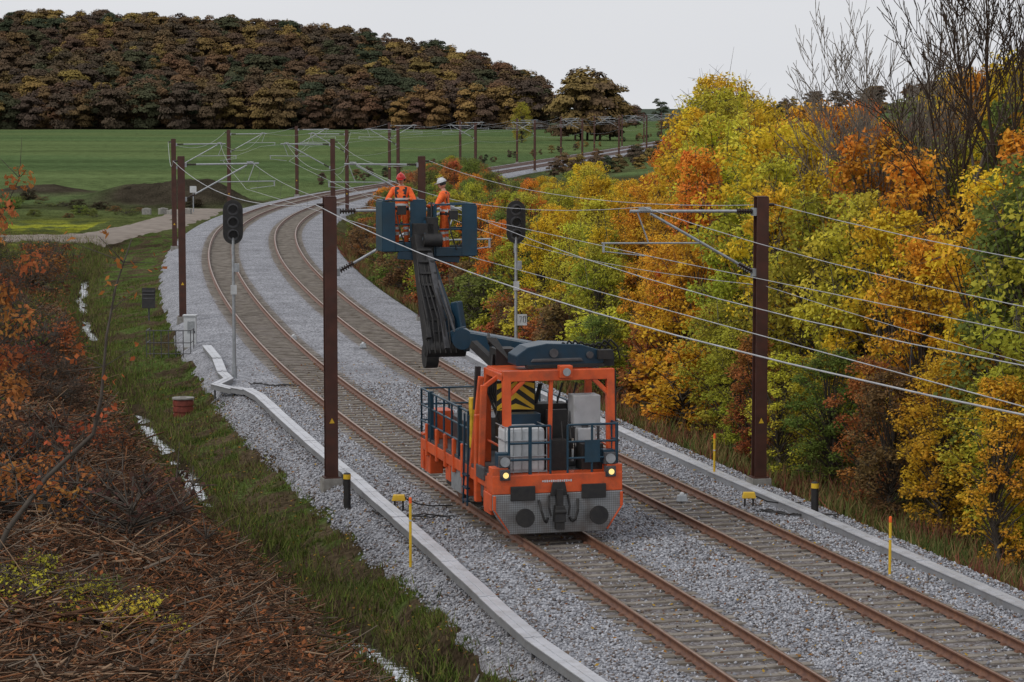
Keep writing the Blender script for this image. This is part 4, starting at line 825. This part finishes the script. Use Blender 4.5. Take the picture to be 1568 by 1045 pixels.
# ---------------------------------------------------------------- people
def skinmesh(name,verts,edges,rad,sub=1):
    me=bpy.data.meshes.new(name); me.from_pydata(verts,edges,[]); ob=bpy.data.objects.new(name,me); COL.objects.link(ob)
    md=ob.modifiers.new('s','SKIN'); md.use_smooth_shade=True
    for i,v in enumerate(me.skin_vertices[0].data):
        r=rad[i]; v.radius=(r,r) if not hasattr(r,'__len__') else r; v.use_root=(i==0)
    s=ob.modifiers.new('u','SUBSURF'); s.levels=sub; s.render_levels=sub
    dg=bpy.context.evaluated_depsgraph_get(); dg.update(); m2=bpy.data.meshes.new_from_object(ob.evaluated_get(dg)); m2.name=name
    bpy.data.objects.remove(ob); return m2
def worker(px,py,pz,rz,helmet,hl,hr,el,er,tilt=.0,step=0.):
    """hl/hr: hand positions, el/er elbows (local, +y = facing)"""
    e=empty('railway_worker',(px,py,pz),rz); e.parent=veh
    V=[(0,0,.98),(0,.01,1.12),(0,.03,1.28),(0,.04,1.42),(0,.05,1.52),(0,.06,1.60),
       (-.19,.03,1.43),el,hl,(.19,.03,1.43),er,hr,
       (-.1,0,.9),(-.12,.05+step,.5),(-.12,.0+step*.6,.1),(-.12,.12+step*.6,.05),
       (.1,0,.9),(.12,.04,.5),(.12,-.02,.1),(.12,.1,.05)]
    E=[(0,1),(1,2),(2,3),(3,4),(4,5),(3,6),(6,7),(7,8),(3,9),(9,10),(10,11),(0,12),(12,13),(13,14),(14,15),(0,16),(16,17),(17,18),(18,19)]
    Rr=[(.17,.13),(.17,.13),(.19,.14),(.16,.12),(.065,.065),(.055,.055),.085,.062,.042,.085,.062,.042,.11,.075,.055,.05,.11,.075,.055,.05]
    me=skinmesh('body',V,E,Rr,2)
    for m_ in (M['hiv'],M['refl'],M['black'],M['skin']): me.materials.append(m_)
    for p in me.polygons:
        c=p.center; k=0
        if c.z>1.52 and abs(c.x)<.09: k=3
        elif c.z<.14: k=2
        elif .32<c.z<.40 or .46<c.z<.53: k=1
        elif abs(c.x)<.2 and (1.02<c.z<1.08 or 1.17<c.z<1.23): k=1
        elif abs(c.x)<.2 and .94<c.z<1.0: k=2
        elif abs(abs(c.x)-.1)<.03 and 1.23<c.z<1.5: k=2
        p.material_index=k
    o=bpy.data.objects.new('body',me); link(o,e)
    hp=Vector((0,.09,1.69)); R=Matrix.Rotation(-tilt,3,'X')
    mb=MB(); mb.sph(hp,(.078,.096,.118),0,16,12,-1,R); mb.sph(hp+R@Vector((0,.03,-.075)),(.05,.06,.045),0,12,8,-1,R)
    mb.beam(hp+R@Vector((0,.09,.02)),hp+R@Vector((0,.118,-.025)),.022,.02,0); mb.box(hp+R@Vector((0,.092,-.055)),(.045,.012,.01),3,R)
    for s in (-1,1):
        mb.sph(hp+R@Vector((s*.03,.088,.012)),.012,1,8,6); mb.sph(hp+R@Vector((s*.078,-.002,0)),(.012,.022,.032),0,8,6); mb.sph(hp+R@Vector((s*.088,0,.0)),(.028,.04,.045),2,10,6)
    mb.sph(hp+R@Vector((0,-.02,.01)),(.082,.085,.1),1,14,8,-.5,R)
    mb.obj('head',[M['skin'],M['black'],M['black'],M['red']],e)
    mb=MB(); mb.sph(hp+R@Vector((0,-.005,.035)),(.105,.125,.115),0,20,8,0.0,R); mb.cyl(hp+R@Vector((0,.0,.03)),hp+R@Vector((0,.0,.045)),.118,.11,20,0); mb.box(hp+R@Vector((0,.12,.04)),(.13,.09,.012),0,R); mb.box(hp+R@Vector((0,0,.15)),(.03,.17,.015),0,R)
    mb.obj('helmet',[helmet],e,.003)
    for nm,h,el_ in (('left_hand',hl,el),('right_hand',hr,er)):
        h=Vector(h); d=(h-Vector(el_)).normalized(); side=d.cross(Vector((0,0,1))); side=side.normalized() if side.length>.1 else Vector((1,0,0)); dn=side.cross(d)*-1
        if dn.z>0: dn=-dn
        vs=[h-d*.02,h+d*.04]; es=[(0,1)]; rd=[.03,(.04,.02)]
        for i,(sx,Lf) in enumerate(((-.033,.062),(-.011,.075),(.011,.07),(.033,.055))):
            b=len(vs); r=h+d*.085+side*sx; vs+=[r,r+d*Lf*.5+dn*.012,r+d*Lf*.7+dn*.045]; es+=[(1,b),(b,b+1),(b+1,b+2)]; rd+=[.011,.0095,.0085]
        b=len(vs); vs+=[h+d*.04+side*.045,h+d*.075+side*.06+dn*.02]; es+=[(1,b),(b,b+1)]; rd+=[.012,.010]
        me=skinmesh(nm,[tuple(v) for v in vs],es,rd,1); me.materials.append(M['skin']); link(bpy.data.objects.new(nm,me),e)
worker(-2.13,6.32,6.12,math.radians(160),M['red'],(-.24,.42,1.22),(.24,.42,1.22),(-.34,.12,1.17),(.34,.14,1.17),.35)
worker(-1.08,6.1,6.0,math.radians(60),M['white'],(-.2,.42,1.15),(.22,.40,1.18),(-.35,.14,1.14),(.34,.14,1.15),.3)
# ---------------------------------------------------------------- camera, light, world
cam=bpy.data.cameras.new('camera'); cam.lens=88.55; cam.sensor_width=36; cam.clip_end=8000; cam.clip_start=.5
co=bpy.data.objects.new('camera',cam); co.location=(0,0,9.9); co.rotation_euler=(math.radians(90-5.38),0,0); link(co); scene.camera=co
sun=bpy.data.lights.new('sun','SUN'); sun.energy=1.1; sun.angle=math.radians(24); sun.color=(1,.96,.9); so=bpy.data.objects.new('sun',sun); link(so)
el,az=math.radians(42),math.radians(235)
dv=Vector((math.sin(az)*math.cos(el),math.cos(az)*math.cos(el),math.sin(el))); so.rotation_euler=dv.to_track_quat('Z','Y').to_euler()
w=bpy.data.worlds.new('World'); scene.world=w; w.use_nodes=True; t=w.node_tree; bg=t.nodes['Background']
sk=t.nodes.new('ShaderNodeTexSky'); sk.sky_type='NISHITA'; sk.sun_disc=False; sk.sun_elevation=el; sk.sun_rotation=az; sk.dust_density=4
tc=t.nodes.new('ShaderNodeTexCoord'); mp=t.nodes.new('ShaderNodeMapping'); mp.inputs['Scale'].default_value=(1,1,4); n=t.nodes.new('ShaderNodeTexNoise'); n.inputs['Scale'].default_value=2.2; n.inputs['Detail'].default_value=2
t.links.new(tc.outputs['Generated'],mp.inputs[0]); t.links.new(mp.outputs[0],n.inputs['Vector'])
r=t.nodes.new('ShaderNodeValToRGB'); r.color_ramp.elements[0].position=.3; r.color_ramp.elements[1].position=.7; r.color_ramp.elements[0].color=(.74,.755,.79,1); r.color_ramp.elements[1].color=(.88,.885,.91,1); t.links.new(n.outputs['Fac'],r.inputs['Fac'])
sc=t.nodes.new('ShaderNodeVectorMath'); sc.operation='SCALE'; sc.inputs['Scale'].default_value=10; t.links.new(r.outputs[0],sc.inputs[0])
mx=t.nodes.new('ShaderNodeMix'); mx.data_type='RGBA'; mx.inputs[0].default_value=.92; t.links.new(sk.outputs[0],mx.inputs[6]); t.links.new(sc.outputs[0],mx.inputs[7]); t.links.new(mx.outputs[2],bg.inputs['Color']); bg.inputs['Strength'].default_value=.1
scene.view_settings.view_transform='Standard'; scene.view_settings.look='None'; scene.view_settings.exposure=0
